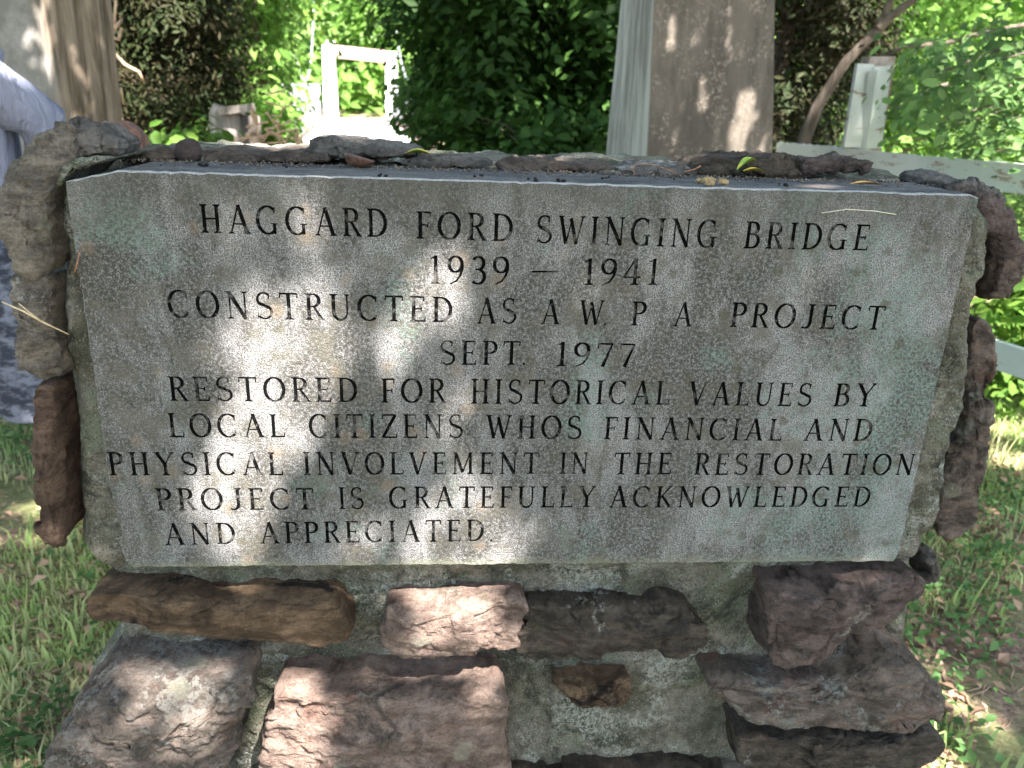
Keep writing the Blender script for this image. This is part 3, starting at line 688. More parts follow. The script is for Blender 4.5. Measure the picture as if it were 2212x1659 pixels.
addstone([(1520,1480),(1600,1475),(1700,1478),(1800,1466),(1880,1420),(1940,1372),(1985,1378),(2030,1440),(2048,1500),(2050,1560),(1980,1580),(1850,1585),(1700,1570),(1600,1560),(1555,1530)], -.03, .16, MT['s_redlichen'], rough=.007, facet=.010, edge=.022, bulge=.012, nt=240, nr=36, kx=.7, tilt=(0,.15), label='large stone with red patches and white lichen at the lower right')
addstone([(1592,1570),(1650,1560),(1780,1570),(1900,1580),(2045,1560),(2052,1610),(2040,1650),(1960,1670),(1850,1660),(1700,1668),(1600,1672),(1588,1620)], -.022, .14, MT['s_dark'], rough=.006, facet=.010, edge=.02, bulge=.008, nt=230, kx=.6, label='long dark stone at the bottom right')
addstone([(1225,1656),(1400,1650),(1585,1655),(1600,1720),(1500,1780),(1260,1780),(1210,1720)], .0, .1, MT['s_dark'], rough=.006, edge=.015, nt=120, nr=20)
# courses below the picture and the stones of the flanks and back, roughly laid
def blockstone(cx, cz, w_, h_, y0, depth, mat, seed):
    V = []; n1 = 18; rng = random.Random(seed)
    bm = bmesh.new(); bmesh.ops.create_cube(bm, size=1)
    bmesh.ops.subdivide_edges(bm, edges=bm.edges[:], cuts=14, use_grid_fill=True)
    out = []; 
    for v in bm.verts:
        p = v.co.copy(); k = 1-.10*(abs(p.x)*2)**6*(abs(p.z)*2)**2-.08*(abs(p.y)*2)**6*(abs(p.z)*2)**2-.1*(abs(p.y*2)*abs(p.x*2))**5
        p = Vector((p.x*w_*k, p.y*depth*k, p.z*h_*k)); d = p.normalized()
        q = p*14+Vector((seed*3.1, 0, 0)); f = noise.voronoi(q)[0]
        v.co = p + d*(fbm(q, 5)*.012 - min(.5, f[1]-f[0])*.012) + Vector((cx, y0+depth/2, cz))
    V = [v.co.copy() for v in bm.verts]; bm.verts.index_update(); Fc = [tuple(v.index for v in f.verts) for f in bm.faces]; bm.free()
    return obj('stone', V, Fc, mat, mon)
rs = random.Random(3); mats = [MT['s_pink'], MT['s_brown'], MT['s_dark'], MT['s_olive'], MT['s_lichen'], MT['s_redbrown']]
zrow = .54; k = 0
for hrow in (.15, .16, .17, .12):
    zrow -= hrow; x = -.60+rs.uniform(0, .05)
    while x < .52:
        w_ = rs.uniform(.18, .32); w_ = min(w_, .60-x)
        blockstone(x+w_/2, zrow+hrow/2, w_-.03, hrow-.03, -.05+rs.uniform(-.01,.01), .14, mats[k%6], 50+k); x += w_; k += 1
for sgn in (-1, 1):
    for zc, hh in ((.1,.18),(.3,.2),(.5,.18),(.72,.2),(.92,.16),(1.1,.16)):
        blockstone(sgn*(.53-.00*zc), zc, .07, hh, .26, .14, mats[k%6], 90+k); k += 1
for j in range(6):
    for i in range(4):
        blockstone(-.42+i*.28+(.05 if j%2 else -.05), .12+j*.2, .25, .17, .36, .1, mats[k%6], 150+k); k += 1

# ------------------------------------------------------------------ small things lying on and beside the monument
def blob(name, c, r, mat, label, cat, seed=0, amp=.15, sub=3):
    bm = bmesh.new(); bmesh.ops.create_icosphere(bm, subdivisions=sub, radius=1)
    V = []
    for v in bm.verts:
        q = v.co.copy(); k = 1+amp*fbm(q*1.6+Vector((seed,0,0)), 4)
        V.append(Vector(c)+Vector((q.x*r[0]*k, q.y*r[1]*k, q.z*r[2]*k)))
    bm.verts.index_update(); Fc = [tuple(v.index for v in f.verts) for f in bm.faces]; bm.free()
    return tag(obj(name, V, Fc, mat), label, cat)
p = at(408, 336, .13)
blob('pebble', (p.x, .13, PT+.010), (.0150,.015,.0135), mk_stone('dark_pebble', (0.07,0.05,0.045),(0.12,0.09,0.08), green=0), 'dark brown rounded pebble on top of the plaque near its left end', 'pebble', 3, .12)
def mk_shell():
    p = at(777, 348, .10); c = Vector((p.x, .10, PT+.0005)); V = []; n = 20; r0 = .0135
    for lay, rr in ((0, 1.0), (1, .82)):
        for j in range(7):
            a = R_(-90+ j*13.5)
            for k in range(n):
                t = 2*math.pi*k/n; wob = 1+.08*math.sin(3*t+j)
                V.append(c+Vector((math.cos(t)*math.cos(a)*r0*rr*1.25*wob, math.sin(t)*math.cos(a)*r0*rr, (math.sin(a)*rr+1.0)*r0*.95+(.004*math.cos(t+2.6) if j > 4 else 0))))
    Fc = []
    for lay in (0, 1):
        for j in range(6):
            for k in range(n):
                q = (lay*7*n+j*n+k, lay*7*n+j*n+(k+1)%n, lay*7*n+(j+1)*n+(k+1)%n, lay*7*n+(j+1)*n+k); Fc.append(q if lay == 0 else q[::-1])
    for k in range(n): Fc.append((6*n+k, 6*n+(k+1)%n, 13*n+(k+1)%n, 13*n+k))
    return tag(obj('nut_shell', V, Fc, mk_plain('nut_shell_brown', (0.05,0.025,0.018), (0.14,0.075,0.05), 90, .5, .4)), 'open brown nut shell on the plaque top in front of the wedge stone', 'nut shell')
mk_shell()
def leafpiece(name, pts, th, mat, label, cat):
    n = len(pts); P = [Vector(p) for p in pts]; V = P + [p-Vector((0,0,th)) for p in P]
    Fc = [tuple(range(n)), tuple(range(2*n-1, n-1, -1))] + [(i, (i+1)%n, n+(i+1)%n, n+i)[::-1] for i in range(n)]
    return tag(obj(name, V, Fc, mat, smooth=False), label, cat)
yl = mk_plain('yellow_leaf', (0.62,0.42,0.04), (0.45,0.40,0.05), 60, .5, .3); gl = mk_plain('green_yellow_leaf', (0.20,0.36,0.05), (0.55,0.45,0.06), 90, .5, .3)
def curled(name, a, b, y, wid, rise, mat, label, cat='leaf'):
    A = at(a[0], a[1], y); B = at(b[0], b[1], y); A.y = B.y = y; d = B-A; V = []; n = 8
    for i in range(n+1):
        t = i/n; s = math.sin(math.pi*min(1, t*.9+.08)); p = A+d*t
        for k in (-1, 0, 1):
            V.append(p + Vector((0, k*wid*s, rise*abs(k)*s + rise*.5*math.sin(t*3.1))))
    Fc = []
    for i in range(n):
        for k in range(2): Fc.append((i*3+k, i*3+k+1, i*3+4+k, i*3+3+k))
    return tag(obj(name, V, Fc, mat), label, cat)
curled('fallen_leaf', (1592,368), (1634,348), .115, .009, .006, gl, 'folded green and yellow leaf leaning on the dark lumpy capstone')
curled('fallen_leaf', (1606,370), (1654,372), .10, .005, .003, yl, 'narrow yellow leaf scrap lying below the folded green leaf')
curled('fallen_leaf', (1838,398), (1908,401), .05, .006, .0025, mk_plain('orange_leaf', (0.62,0.36,0.08),(0.5,0.26,0.05),80,.5,.3), 'thin orange yellow leaf lying near the right end of the plaque top')
curled('fallen_leaf', (875,333), (932,334), .12, .008, .004, gl, 'small curled green leaf on the cap stones beside the nut shell')
def cluster(name, u, v, y, n, r, mat, label, cat, seed):
    rng = random.Random(seed); P = at(u, v, y); parts = []
    for i in range(n):
        bm = bmesh.new(); bmesh.ops.create_icosphere(bm, subdivisions=1, radius=1)
        c = Vector((P.x+rng.uniform(-1,1)*r*1.8, y+rng.uniform(-1,1)*r, PT+rng.uniform(.3,1)*r)); rr = rng.uniform(.35,.7)*r
        V = [c+Vector((q.co.x*rr*1.5, q.co.y*rr, q.co.z*rr)) for q in bm.verts]; bm.verts.index_update()
        parts.append((V, [tuple(x.index for x in f.verts) for f in bm.faces])); bm.free()
    V, Fc = merge(parts); return tag(obj(name, V, Fc, mat, smooth=False), label, cat)
tanm = mk_plain('dry_tan', (0.30,0.22,0.11), (0.18,0.13,0.07), 200, .8)
cluster('seed_husk', 1545, 392, .02, 7, .006, tanm, 'tan crumbly seed husk on the front edge of the plaque top', 'seed husk', 4)
cluster('seed_husk', 1508, 384, .035, 3, .004, tanm, 'small pale curl of husk left of the crumbly one', 'seed husk', 5)
blackm = mk_plain('black_grit', (0.012,0.012,0.012), None)
for i, (u, v, yy) in enumerate(((436,349,.06),(619,345,.08),(1147,398,.015),(1308,378,.05),(1213,396,.01),(825,372,.01),(1694,393,.03),(1035,369,.03))):
    cluster('dropping', u, v, yy, 3, .0028, blackm, 'tiny black caterpillar dropping on the plaque top, about %s' % ['below the pebble','right of the pebble','at the middle of the front edge','right of centre near the needles','just right of the front edge middle','in front of the nut shell','left of the orange leaf','between nut shell and middle'][i], 'dropping', 20+i)
ndl = mk_plain('dry_needle', (0.32,0.17,0.09), (0.2,0.1,0.06), 200)
def needle(pts, y, label, r=.0006, mat=ndl):
    P = [at(u, v, yy) for (u, v, yy) in pts]; V, Fc = tube(P, [r]*len(P), 5)
    return tag(obj('pine_needle', V, Fc, mat), label, 'pine needle')
needle([(1372,376,.09),(1364,364,.10),(1372,356,.105),(1400,354,.11),(1430,362,.10),(1462,375,.09)], 0, 'long arched brown pine needle on the capstones right of centre')
needle([(1478,371,.10),(1500,366,.10),(1514,358,.10)], 0, 'short dark twig end beside the arched pine needle', .0009)
needle([(780,322,.17),(810,327,.16),(838,333,.15)], 0, 'short pine needle behind the nut shell')
needle([(1775,460,-.002),(1830,452,-.003),(1890,456,-.003),(1935,463,-.002)], 0, 'pale dry fibre stuck to the plaque face under its top right corner', .00045, mk_plain('pale_fibre',(0.6,0.55,0.42)))
needle([(160,590,-.001),(166,572,-.004),(172,545,-.002)], 0, 'brown pine needle stuck on the left edge of the plaque', .0007)
tg = mk_plain('dry_grass', (0.55,0.44,0.28), (0.42,0.32,0.2), 100)
V, Fc = tube([at(4,652,-.02), at(50,672,-.02), at(95,697,-.008), at(148,722,.0)], [.0007,.001,.001,.0007], 5)
V2, F2 = tube([at(40,655,-.02), at(70,680,-.016), at(95,697,-.008)], [.0005,.0007,.0008], 5)
tag(obj('grass_stalk', *merge([(V,Fc),(V2,F2)]), tg), 'dry forked grass stalk caught across the left stones', 'grass stalk')

exec_marker = 'STRUCTURES'
# ------------------------------------------------------------------ suspension bridge beyond the monument
wp = mk_plain('white_paint', (0.80,0.80,0.76), (0.72,0.72,0.68), 12, .6)
conc_sun = mk_plain('pale_bridge_concrete', (0.62,0.60,0.56), (0.52,0.50,0.47), 6, .85)
plk = mk_plain('bleached_plank', (0.74,0.73,0.70), (0.62,0.61,0.58), 3, .8)
redw = mk_plain('faded_red_board', (0.46,0.30,0.28), (0.36,0.20,0.19), 3, .8)
steel = mk_plain('grey_steel', (0.28,0.30,0.32), (0.2,0.21,0.23), 10, .5, .5)
dz = .30
near = (atz(640,332,dz), atz(935,332,dz)); y0b = 9.0; y1b = 31.0
def deckx(u, v): q = atz(u, v, dz); return q
cn = atz(788, 322, dz); far = atz(771, 258, dz)
bdir = (far-cn).normalized(); bs = Vector((bdir.y, -bdir.x, 0)); y1b = far.y
near0 = cn - bdir*3.0
bridge = thing('suspension_bridge', 'sunlit white footbridge with plank deck and side railings leading to a far portal', 'bridge', tuple(near0))
LB = (far-near0).length
npl = 90
bs = bs*1.12
pv, pfc = slab(near0-bs, near0+bs, LB/npl-.012, .05, up=bdir)
for i in range(npl):
    c = near0 + bdir*(LB*(i+.5)/npl)
    if i == 0:
        first = obj('plank', [(v[0]+(c-near0).x, v[1]+(c-near0).y, v[2]) for v in pv], pfc, plk, bridge, smooth=False); me0 = first.data
    else:
        o = first.copy(); C.objects.link(o); o.parent = bridge; o.location = bdir*(LB*i/npl)
for s in (-1, 1):
    obj('side_beam', *slab(near0+bs*s*1.03-Vector((0,0,.1)), near0+bs*s*1.03+bdir*LB-Vector((0,0,.1)), .22, .08), redw if s > 0 else conc_sun, bridge, smooth=False)
    for h in (.55, 1.05):
        a = near0+bs*s*1.05+Vector((0,0,h)); 
        obj('rail_cable', *tube([a, a+bdir*LB*.5, a+bdir*LB], [.014]*3, 6), steel, bridge)
    npst = 46
    vv, ff = tube([near0+bs*s*1.05, near0+bs*s*1.05+Vector((0,0,1.08))], [.011,.011], 5)
    o1 = obj('baluster', vv, ff, steel, bridge)
    for i in range(1, npst):
        o = o1.copy(); C.objects.link(o); o.parent = bridge; o.location = bdir*(LB*i/npst)
    # main cable rising to the portals
    pts = []
    for i in range(21):
        t = i/20; h = 1.15+2.4*(2*t-1)**2; pts.append(near0+bs*s*1.12+bdir*LB*t+Vector((0,0,h)))
    obj('main_cable', *tube(pts, [.025]*21, 6), steel, bridge)
ptop = at(712, 88, y1b).z; pbot = dz-1.5
pl = Vector((at(712,150,y1b).x, y1b, 0)); pr = Vector((at(845,150,y1b).x, y1b+.3, 0))
def frustum(c, z0, z1, w0, w1, d0, d1, n=1):
    V = []
    for z, w_, d_ in ((z0,w0,d0),(z1,w1,d1)):
        for sx, sy in ((-1,-1),(1,-1),(1,1),(-1,1)): V.append((c.x+sx*w_/2, c.y+sy*d_/2, z))
    return V, [(0,1,2,3)[::-1],(4,5,6,7),(0,1,5,4),(1,2,6,5),(2,3,7,6),(3,0,4,7)]
gat = thing('bridge_portal', 'white far portal of the footbridge with a faded pink cross beam', 'bridge portal', (pl.x, pl.y, pbot))
obj('post', *frustum(pl, pbot, ptop, 0.46, .36, .5, .4), wp, gat, smooth=False)
obj('post', *frustum(pr, pbot, ptop-.25, .5, .34, .6, .5), wp, gat, smooth=False)
obj('cross_beam', *slab(Vector((pl.x+.2, y1b-.1, ptop-.32)), Vector((pr.x-.1, y1b+.1, ptop-.42)), .38, .2), redw, gat, smooth=False)

# ------------------------------------------------------------------ near pylon (right of the path)
def mk_pylon():
    m = Mat('stained_concrete', .9, .15)
    n = m.noise(1.0, 7, .7, .3, m.scale((4, 4, 1.1)))
    base = m.mix(m.step(n, .36, .62), (0.072,0.063,0.050), (0.135,0.116,0.093))
    base = m.mix(m.step(m.noise(1.0, 6, .7, .2, m.scale((9,9,1.4))), .52, .66, 0, .65), base, (0.05,0.05,0.038))
    base = m.mix(m.math('MULTIPLY', m.step(m.noise(9, 5, .7), .46, .60), m.step(m.noise(60, 5, .8), .50, .60, 0, .8)), base, (0.26,0.22,0.175))
    m.col(base); m.bump(m.noise(60, 6, .7), .7, .006); return m.m
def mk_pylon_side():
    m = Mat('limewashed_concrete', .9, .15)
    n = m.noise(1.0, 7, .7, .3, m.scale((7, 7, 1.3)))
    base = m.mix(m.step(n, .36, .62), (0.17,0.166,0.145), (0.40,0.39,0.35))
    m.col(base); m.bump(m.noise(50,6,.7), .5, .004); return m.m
yp = 2.9
bL, bM, bR = at(1308,345,yp+.35), at(1398,345,yp-.25), at(1668,345,yp-.12)
tL, tM, tR = at(1342,-5,yp+.35), at(1412,-5,yp-.25), at(1674,-5,yp-.12)
def col_pts(b, t, z): 
    k = (z-b.z)/(t.z-b.z); return Vector((b.x+(t.x-b.x)*k, b.y+(t.y-b.y)*k, z))
Vp = []; nzp = 30; zz = [4.6*i/nzp for i in range(nzp+1)]
sec = []
for z in zz:
    l, m_, r_ = col_pts(bL,tL,z), col_pts(bM,tM,z), col_pts(bR,tR,z)
    back = Vector((.10, .35, 0)); ring = []
    def seg(a, b, n):
        return [a.lerp(b, i/n) for i in range(n)]
    ring = seg(l, m_, 8)+seg(m_, r_, 20)+seg(r_, r_+Vector((-.04,.8,0)), 8)+seg(r_+Vector((-.04,.8,0)), l+back, 10)+seg(l+back, l, 8)
    for q in ring:
        j = Vector((noise.noise(q*4)*.004, noise.noise(q*4+Vector((9,0,0)))*.004, 0)); Vp.append(q+j)
nr_ = 54; Fp = []; mi = []
for j in range(nzp):
    for k in range(nr_):
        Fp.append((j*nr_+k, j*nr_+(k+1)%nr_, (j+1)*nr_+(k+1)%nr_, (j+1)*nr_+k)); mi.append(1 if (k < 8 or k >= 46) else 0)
Fp.append(tuple(range(nzp*nr_, (nzp+1)*nr_))); mi.append(0)
py = tag(obj('bridge_pylon', Vp, Fp, [mk_pylon(), mk_pylon_side()], smooth=False), 'tall brown stained concrete pylon with a whitewashed left side, behind the monument', 'pylon')
for p, k in zip(py.data.polygons, mi): p.material_index = k

# ------------------------------------------------------------------ big fluted trunk at the left
def mk_cedar():
    m = Mat('fluted_cedar_bark', .95, .1)
    n = m.noise(1.0, 7, .7, .4, m.scale((30, 30, 1.6)))
    base = m.mix(m.step(n, .36, .62), (0.075,0.058,0.040), (0.24,0.195,0.145))
    gr = m.mix(m.step(m.noise(5, 6, .7), .4, .62), (0.17,0.165,0.145), (0.27,0.26,0.235))
    x, y, z = m.sep()
    base = m.mix(m.step(m.math('ADD', x, m.math('MULTIPLY', m.noise(3,3,.5), .1)), .13, .06), base, gr)
    base = m.mix(m.step(m.noise(3, 5, .7), .58, .7, 0, .5), base, (0.09,0.10,0.065))
    m.col(base); m.bump(n, .8, .02); return m.m
yc = 2.75; tR0, tR1 = at(214,270,yc), at(184,0,yc)
ct = thing('cedar_tree', 'huge fluted grey brown tree trunk at the top left, behind the person in white', 'tree', (0,0,0))
cxb = at(105,270,yc).x; cr = tR0.x-cxb
ct.location = (cxb, yc+cr*.9, 0)
Vt = []; na = 150; nzt = 40
for j in range(nzt+1):
    z = 7.5*j/nzt
    kx_ = (tR1.x-tR0.x)/(tR1.z-tR0.z); r = cr*1.0 + max(-.18, kx_*(z-tR0.z)*1.0) + .12*math.exp(-z*3)
    for k in range(na):
        a = 2*math.pi*k/na; side = max(0, math.cos(a+.5))
        fl_ = 1 + (.2*side)*(abs(math.sin(a*5.5+.12*z))**.6-.6) + .03*noise.noise(Vector((math.cos(a)*3, math.sin(a)*3, z*.6)))
        Vt.append((cxb+math.cos(a)*r*1.35*fl_-cr*.35, yc+cr*.9+math.sin(a)*r*fl_, z))
Ft = [(j*na+k, j*na+(k+1)%na, (j+1)*na+(k+1)%na, (j+1)*na+k) for j in range(nzt) for k in range(na)]
obj('trunk', Vt, Ft, mk_cedar(), ct)

# ------------------------------------------------------------------ white fence at the right
def mk_peel():
    m = Mat('peeling_white_paint', .7, .25)
    n = m.noise(1.0, 7, .75, .3, m.scale((7, 7, 22)))
    base = m.mix(m.step(m.noise(3,4,.6), .4, .6), (0.40,0.45,0.40), (0.50,0.53,0.48))
    base = m.mix(m.step(n, .575, .62), base, (0.24,0.18,0.13))
    m.col(base); m.bump(n, .5, .004); return m.m
pe = mk_peel()
fence = thing('board_fence', 'peeling white board fence with a leaning post at the right', 'fence', (at(1800,330,3.4).x, 3.4, 0))
def board(name, a, b, w_, t=.035, seed=0, jag=.006, mat=None): return obj(name, *slab(a, b, w_, t, jag=jag, seed=seed), mat or pe, fence, smooth=False)
A1 = at(1678,332,3.75); B1 = at(1822,343,3.5); A2 = at(1800,345,3.42); B2 = at(2165,383,2.55); B3 = at(2420,405,2.1)
wB = abs(at(1678,306,3.75).z - at(1678,357,3.75).z)
board('rail', A1, B1, wB, seed=1); board('rail', A2, A2+(B2-A2)*1.35, wB, seed=2)
zl = at(2170,745,2.55).z; dF = (B2-A2).normalized()
L0 = A2-dF*.9; L1 = B2+dF*.5; L0.z = L1.z = zl; board('rail', L0, L1, wB, seed=4)
board('post', at(1868,330,3.36), at(1893,150,3.32), .11, .04, seed=6, jag=0)
def upslab(a, b, w_, t): 
    return slab(a, b, w_, t, up=(1,0,0))
fence_posts = []
for (u0, v0, u1, v1, y) in ((1838,318,1868,138,3.33),(1884,320,1904,143,3.32)):
    obj('post_board', *upslab(at(u0,v0,y), at(u1,v1,y), .085, .03), pe, fence, smooth=False)
obj('post', *upslab(Vector((at(1860,500,3.4).x, 3.45, 0)), at(1898,122,3.40), .13, .09), mk_plain('bare_post_wood', (0.24,0.19,0.15),(0.36,0.31,0.26), 20), fence, smooth=False)
obj('post', *upslab(B2+dF*.7+Vector((0,.08,-B2.z)), B2+dF*.7+Vector((0,.08,-.03)), .1, .09), pe, fence, smooth=False)
for ch in list(fence.children):
    if ch.name.startswith('post') and len(ch.data.vertices) == 8 and False: pass

# ------------------------------------------------------------------ old stump post and dead stalks behind the left half
y = 5.2; a = at(497,330,y); b = at(497,236,y)
wd = mk_bark('grey_weathered_wood', (0.16,0.14,0.12), (0.34,0.30,0.26), 20, 2)
stp = thing('broken_post', 'old grey weathered wooden post wrapped in dead vines, left of the bridge', 'post', (a.x, y, 0))
obj('post_shaft', *tube([(a.x,y,0),(a.x,y,.6),(a.x+.01,y,b.z-.03),(a.x+.02,y,b.z)], [.14,.13,.125,.11], 12, jit=.06), wd, stp)
obj('top_board', *slab(at(478,240,y-.1), at(545,232,y-.1), .05, .16), wd, stp, smooth=False)
stp2 = at(548,250,y+.2)
obj('brace', *tube([(stp2.x,y+.2,0),(stp2.x,y+.2,stp2.z)], [.05,.045], 8, jit=.1), wd, stp)
stalk = mk_plain('dead_stalk', (0.42,0.28,0.18), (0.55,0.40,0.28), 20)
def stalks(lst, y, label, r=.010):
    parts = []
    for L in lst:
        P = [at(u, v, y+random.Random(i*7+len(L)).uniform(-.1,.1)) for i, (u, v) in enumerate(L)]
        parts.append(tube(P, [r*(1-.5*i/len(P)) for i in range(len(P))], 5))
    return tag(obj('dead_stalk', *merge(parts), stalk), label, 'dead stalk')
stalks([[(262,260),(240,215),(222,155),(209,122)]], 4.2, 'pale broken dead stalk leaning beside the big trunk', .013)
stalks([[(216,190),(232,160),(240,110),(246,60),(250,0)],[(216,172),(226,165)],[(240,110),(270,140),(300,155),(312,180)],[(246,60),(236,40)],[(246,62),(262,45),(258,30)],[(240,80),(256,86),(262,60)]], 4.3, 'tall brown dead stalk with withered flower heads right of the big trunk', .012)
stalks([[(262,250),(255,200),(246,150)],[(268,225),(262,190)]], 4.5, 'thin dark dead stalk behind the broken one', .008)
rng = random.Random(8); tw = []
for i in range(34):
    u = rng.uniform(525, 650); v = rng.uniform(200, 320); L = []
    ang = rng.uniform(-1.2,1.2)+ (math.pi/2 if rng.random() < .55 else 0)
    for k in range(4): L.append((u+math.cos(ang)*k*rng.uniform(12,26), v+math.sin(ang)*k*rng.uniform(12,22)))
    tw.append(L)
tg_ = stalks(tw, 5.0, 'tangle of pale dead vines hanging beside the old post', .008); tg_['category'] = 'dead vines'; tg_.name = 'dead_vines'

# ------------------------------------------------------------------ people
skin = mk_plain('skin', (0.45,0.27,0.19), (0.40,0.23,0.16), 20, .6, .3)
def figure(parent, J, joints):
    """one continuous body: joints name -> (point, radius, parent joint)"""
    names = list(joints); me = bpy.data.meshes.new('body'); idx = {n: i for i, n in enumerate(names)}
    off = parent.location
    me.from_pydata([tuple(Vector(joints[n][0])) for n in names], [(idx[n], idx[joints[n][2]]) for n in names if joints[n][2]], [])
    o = bpy.data.objects.new('body', me); C.objects.link(o); o.parent = parent
    md = o.modifiers.new('skin', 'SKIN'); md.use_smooth_shade = True
    if not me.skin_vertices:
        bpy.context.view_layer.objects.active = o; o.select_set(True); bpy.ops.object.modifier_remove(modifier='skin'); bpy.ops.object.modifier_add(type='SKIN')
    sv = me.skin_vertices[0].data
    for n in names: r = joints[n][1]; sv[idx[n]].radius = r if isinstance(r, tuple) else (r, r)
    sv[0].use_root = True
    sd = o.modifiers.new('sub', 'SUBSURF'); sd.levels = 2; sd.render_levels = 2
    dg = bpy.context.evaluated_depsgraph_get(); dg.update()
    m2 = bpy.data.meshes.new_from_object(o.evaluated_get(dg)); o.modifiers.clear(); o.data = m2; m2.name = 'body'
    m2.materials.clear(); m2.materials.append(skin)
    m2.polygons.foreach_set('use_smooth', np.ones(len(m2.polygons), dtype=bool))
    return o
def build_person(loc, H, face, label, arms, shirt_m, short_m, shoe_m, sole_m, hair_m, hem_z, long_hair=False, lean=0.0, step=(0,0), wide=1.0):
    t = thing('person', label, 'person', loc); t.rotation_euler = (0, 0, face); s = H/1.75
    def P(x, y, z): return (x*s, (y - lean*max(0, z-.9))*s, z*s)      # figure faces -y
    J = {'pelvis': (P(0,0,.95), (.15*s,.11*s), None), 'waist': (P(0,0,1.10), (.125*s,.09*s), 'pelvis'), 'chest': (P(0,0,1.30), (.15*s,.105*s), 'waist'),
         'upper': (P(0,0,1.42), (.12*s,.08*s), 'chest'), 'neck': (P(0,0,1.50), .052*s, 'upper'), 'jaw': (P(0,-.02,1.575), .072*s, 'neck'), 'skull': (P(0,-.005,1.65), (.082*s,.095*s), 'jaw'), 'crown': (P(0,.005,1.70), (.06*s,.07*s), 'skull'),
         'nose': (P(0,-.105,1.635), .013*s, 'skull')}
    for k, sg in (('r',-1),('l',1)):
        e, h = arms[k]
        sh = Vector(P(sg*.185,0,1.42)); J['sh'+k] = (tuple(sh), .06*s, 'upper')
        J['el'+k] = (e, .042*s, 'sh'+k); J['wr'+k] = (h, .028*s, 'el'+k)
        d = (Vector(h)-Vector(e)).normalized(); sdv = d.cross(Vector((0,0,1))).normalized() if abs(d.z) < .9 else Vector((0,1,0))
        pm = Vector(h)+d*.05*s; J['palm'+k] = (tuple(pm), (.034*s,.018*s), 'wr'+k)
        for i, (o_, L) in enumerate(((-.028,.065),(-.010,.078),(.010,.072),(.028,.058))):
            a = pm+d*.035*s+sdv*o_*s; J['f%d%s' % (i,k)] = (tuple(a), .0095*s, 'palm'+k)
            b = a+d*L*.5*s+Vector((0,-.006,0)); J['g%d%s' % (i,k)] = (tuple(b), .008*s, 'f%d%s' % (i,k))
            J['h%d%s' % (i,k)] = (tuple(b+d*L*.45*s+Vector((0,-.016,0))), .007*s, 'g%d%s' % (i,k))
        a = Vector(h)+d*.03*s-sdv*.04*s; J['t0'+k] = (tuple(a), .011*s, 'palm'+k); J['t1'+k] = (tuple(a+d*.04*s-sdv*.012*s), .009*s, 't0'+k)
        st = step[0 if k == 'r' else 1]
        J['hip'+k] = (P(sg*.10,0,.88), .095*s, 'pelvis'); J['kn'+k] = (P(sg*.13,-.02+st*.5,.50), .06*s, 'hip'+k)
        J['ca'+k] = (P(sg*.135,.01+st*.7,.33), .056*s, 'kn'+k); J['an'+k] = (P(sg*.14,.02+st,.09), .038*s, 'ca'+k)
        J['fo'+k] = (P(sg*.15,-.10+st,.04), (.04*s,.03*s), 'an'+k)
    figure(t, None, J)
    def loft(name, rings, mat, n=48, fold=.012, seed=0, cuts=None):
        V = []; nz = 26
        for j in range(nz+1):
            f = j/nz*(len(rings)-1); i = min(int(f), len(rings)-2); f -= i
            a, b = rings[i], rings[i+1]; f = f*f*(3-2*f) if len(rings) > 2 else f
            c = Vector(a[0]).lerp(Vector(b[0]), f); rx = a[1]+(b[1]-a[1])*f; ry = a[2]+(b[2]-a[2])*f
            for k in range(n):
                t_ = 2*math.pi*k/n; w_ = 1+fold*8*noise.noise(Vector((math.cos(t_)*1.6+seed, math.sin(t_)*1.6, j*.09)))+fold*2*noise.noise(Vector((math.cos(t_)*5, math.sin(t_)*5+seed, j*.3)))
                V.append(c+Vector((math.cos(t_)*rx*w_, math.sin(t_)*ry*w_, 0)))
        m0 = len(V)
        Fc = [(j*n+k, j*n+(k+1)%n, (j+1)*n+(k+1)%n, (j+1)*n+k) for j in range(nz) for k in range(n)]
        o = obj2(name, V, Fc, mat, t)
        sm = o.modifiers.new('thick', 'SOLIDIFY'); sm.thickness = .006; return o
    def obj2(name, V, Fc, mat, par):
        # parts here are written in the figure's own frame
        me = bpy.data.meshes.new(name); me.from_pydata([tuple(v) for v in V], [], Fc); me.materials.append(mat)
        me.polygons.foreach_set('use_smooth', np.ones(len(me.polygons), dtype=bool)); me.update()
        o = bpy.data.objects.new(name, me); C.objects.link(o); o.parent = par; return o
    hz = hem_z/s
    loft('shirt', [(P(0,0,.84), .205*s*wide, .155*s), (P(0,0,1.02), .185*s*wide, .145*s), (P(0,0,1.28), .20*s*wide, .14*s), (P(0,0,1.43), .20*s, .12*s), (P(0,0,1.51), .085*s, .085*s)], shirt_m, seed=3)
    for k, sg in (('r',-1),('l',1)):
        e = Vector(arms[k][0]); sh = Vector(P(sg*.17,0,1.42)); w_ = Vector(arms[k][1]); V, Fc = tube([Vector(P(sg*.10,0,1.455)), sh, sh.lerp(e,.35), sh.lerp(e,.75), e, e.lerp(w_,.4), e.lerp(w_,.8)], [.075*s,.100*s,.088*s,.076*s,.070*s,.062*s,.056*s], 28, jit=.05, seed=2)
        obj2('sleeve', V, Fc, shirt_m, t)
        sp_ = step[0 if k == 'r' else 1]
        loft('shorts', [(P(sg*.13,-.01+sp_*.55,hz), .115*s, .12*s), (P(sg*.115,sp_*.3,.7), .115*s, .12*s), (P(sg*.09,0,.97), .10*s, .12*s)], short_m, seed=sg*5, fold=.01)
        st = step[0 if k == 'r' else 1]
        fx, fy = sg*.15, st-.06
        V = []; n = 28
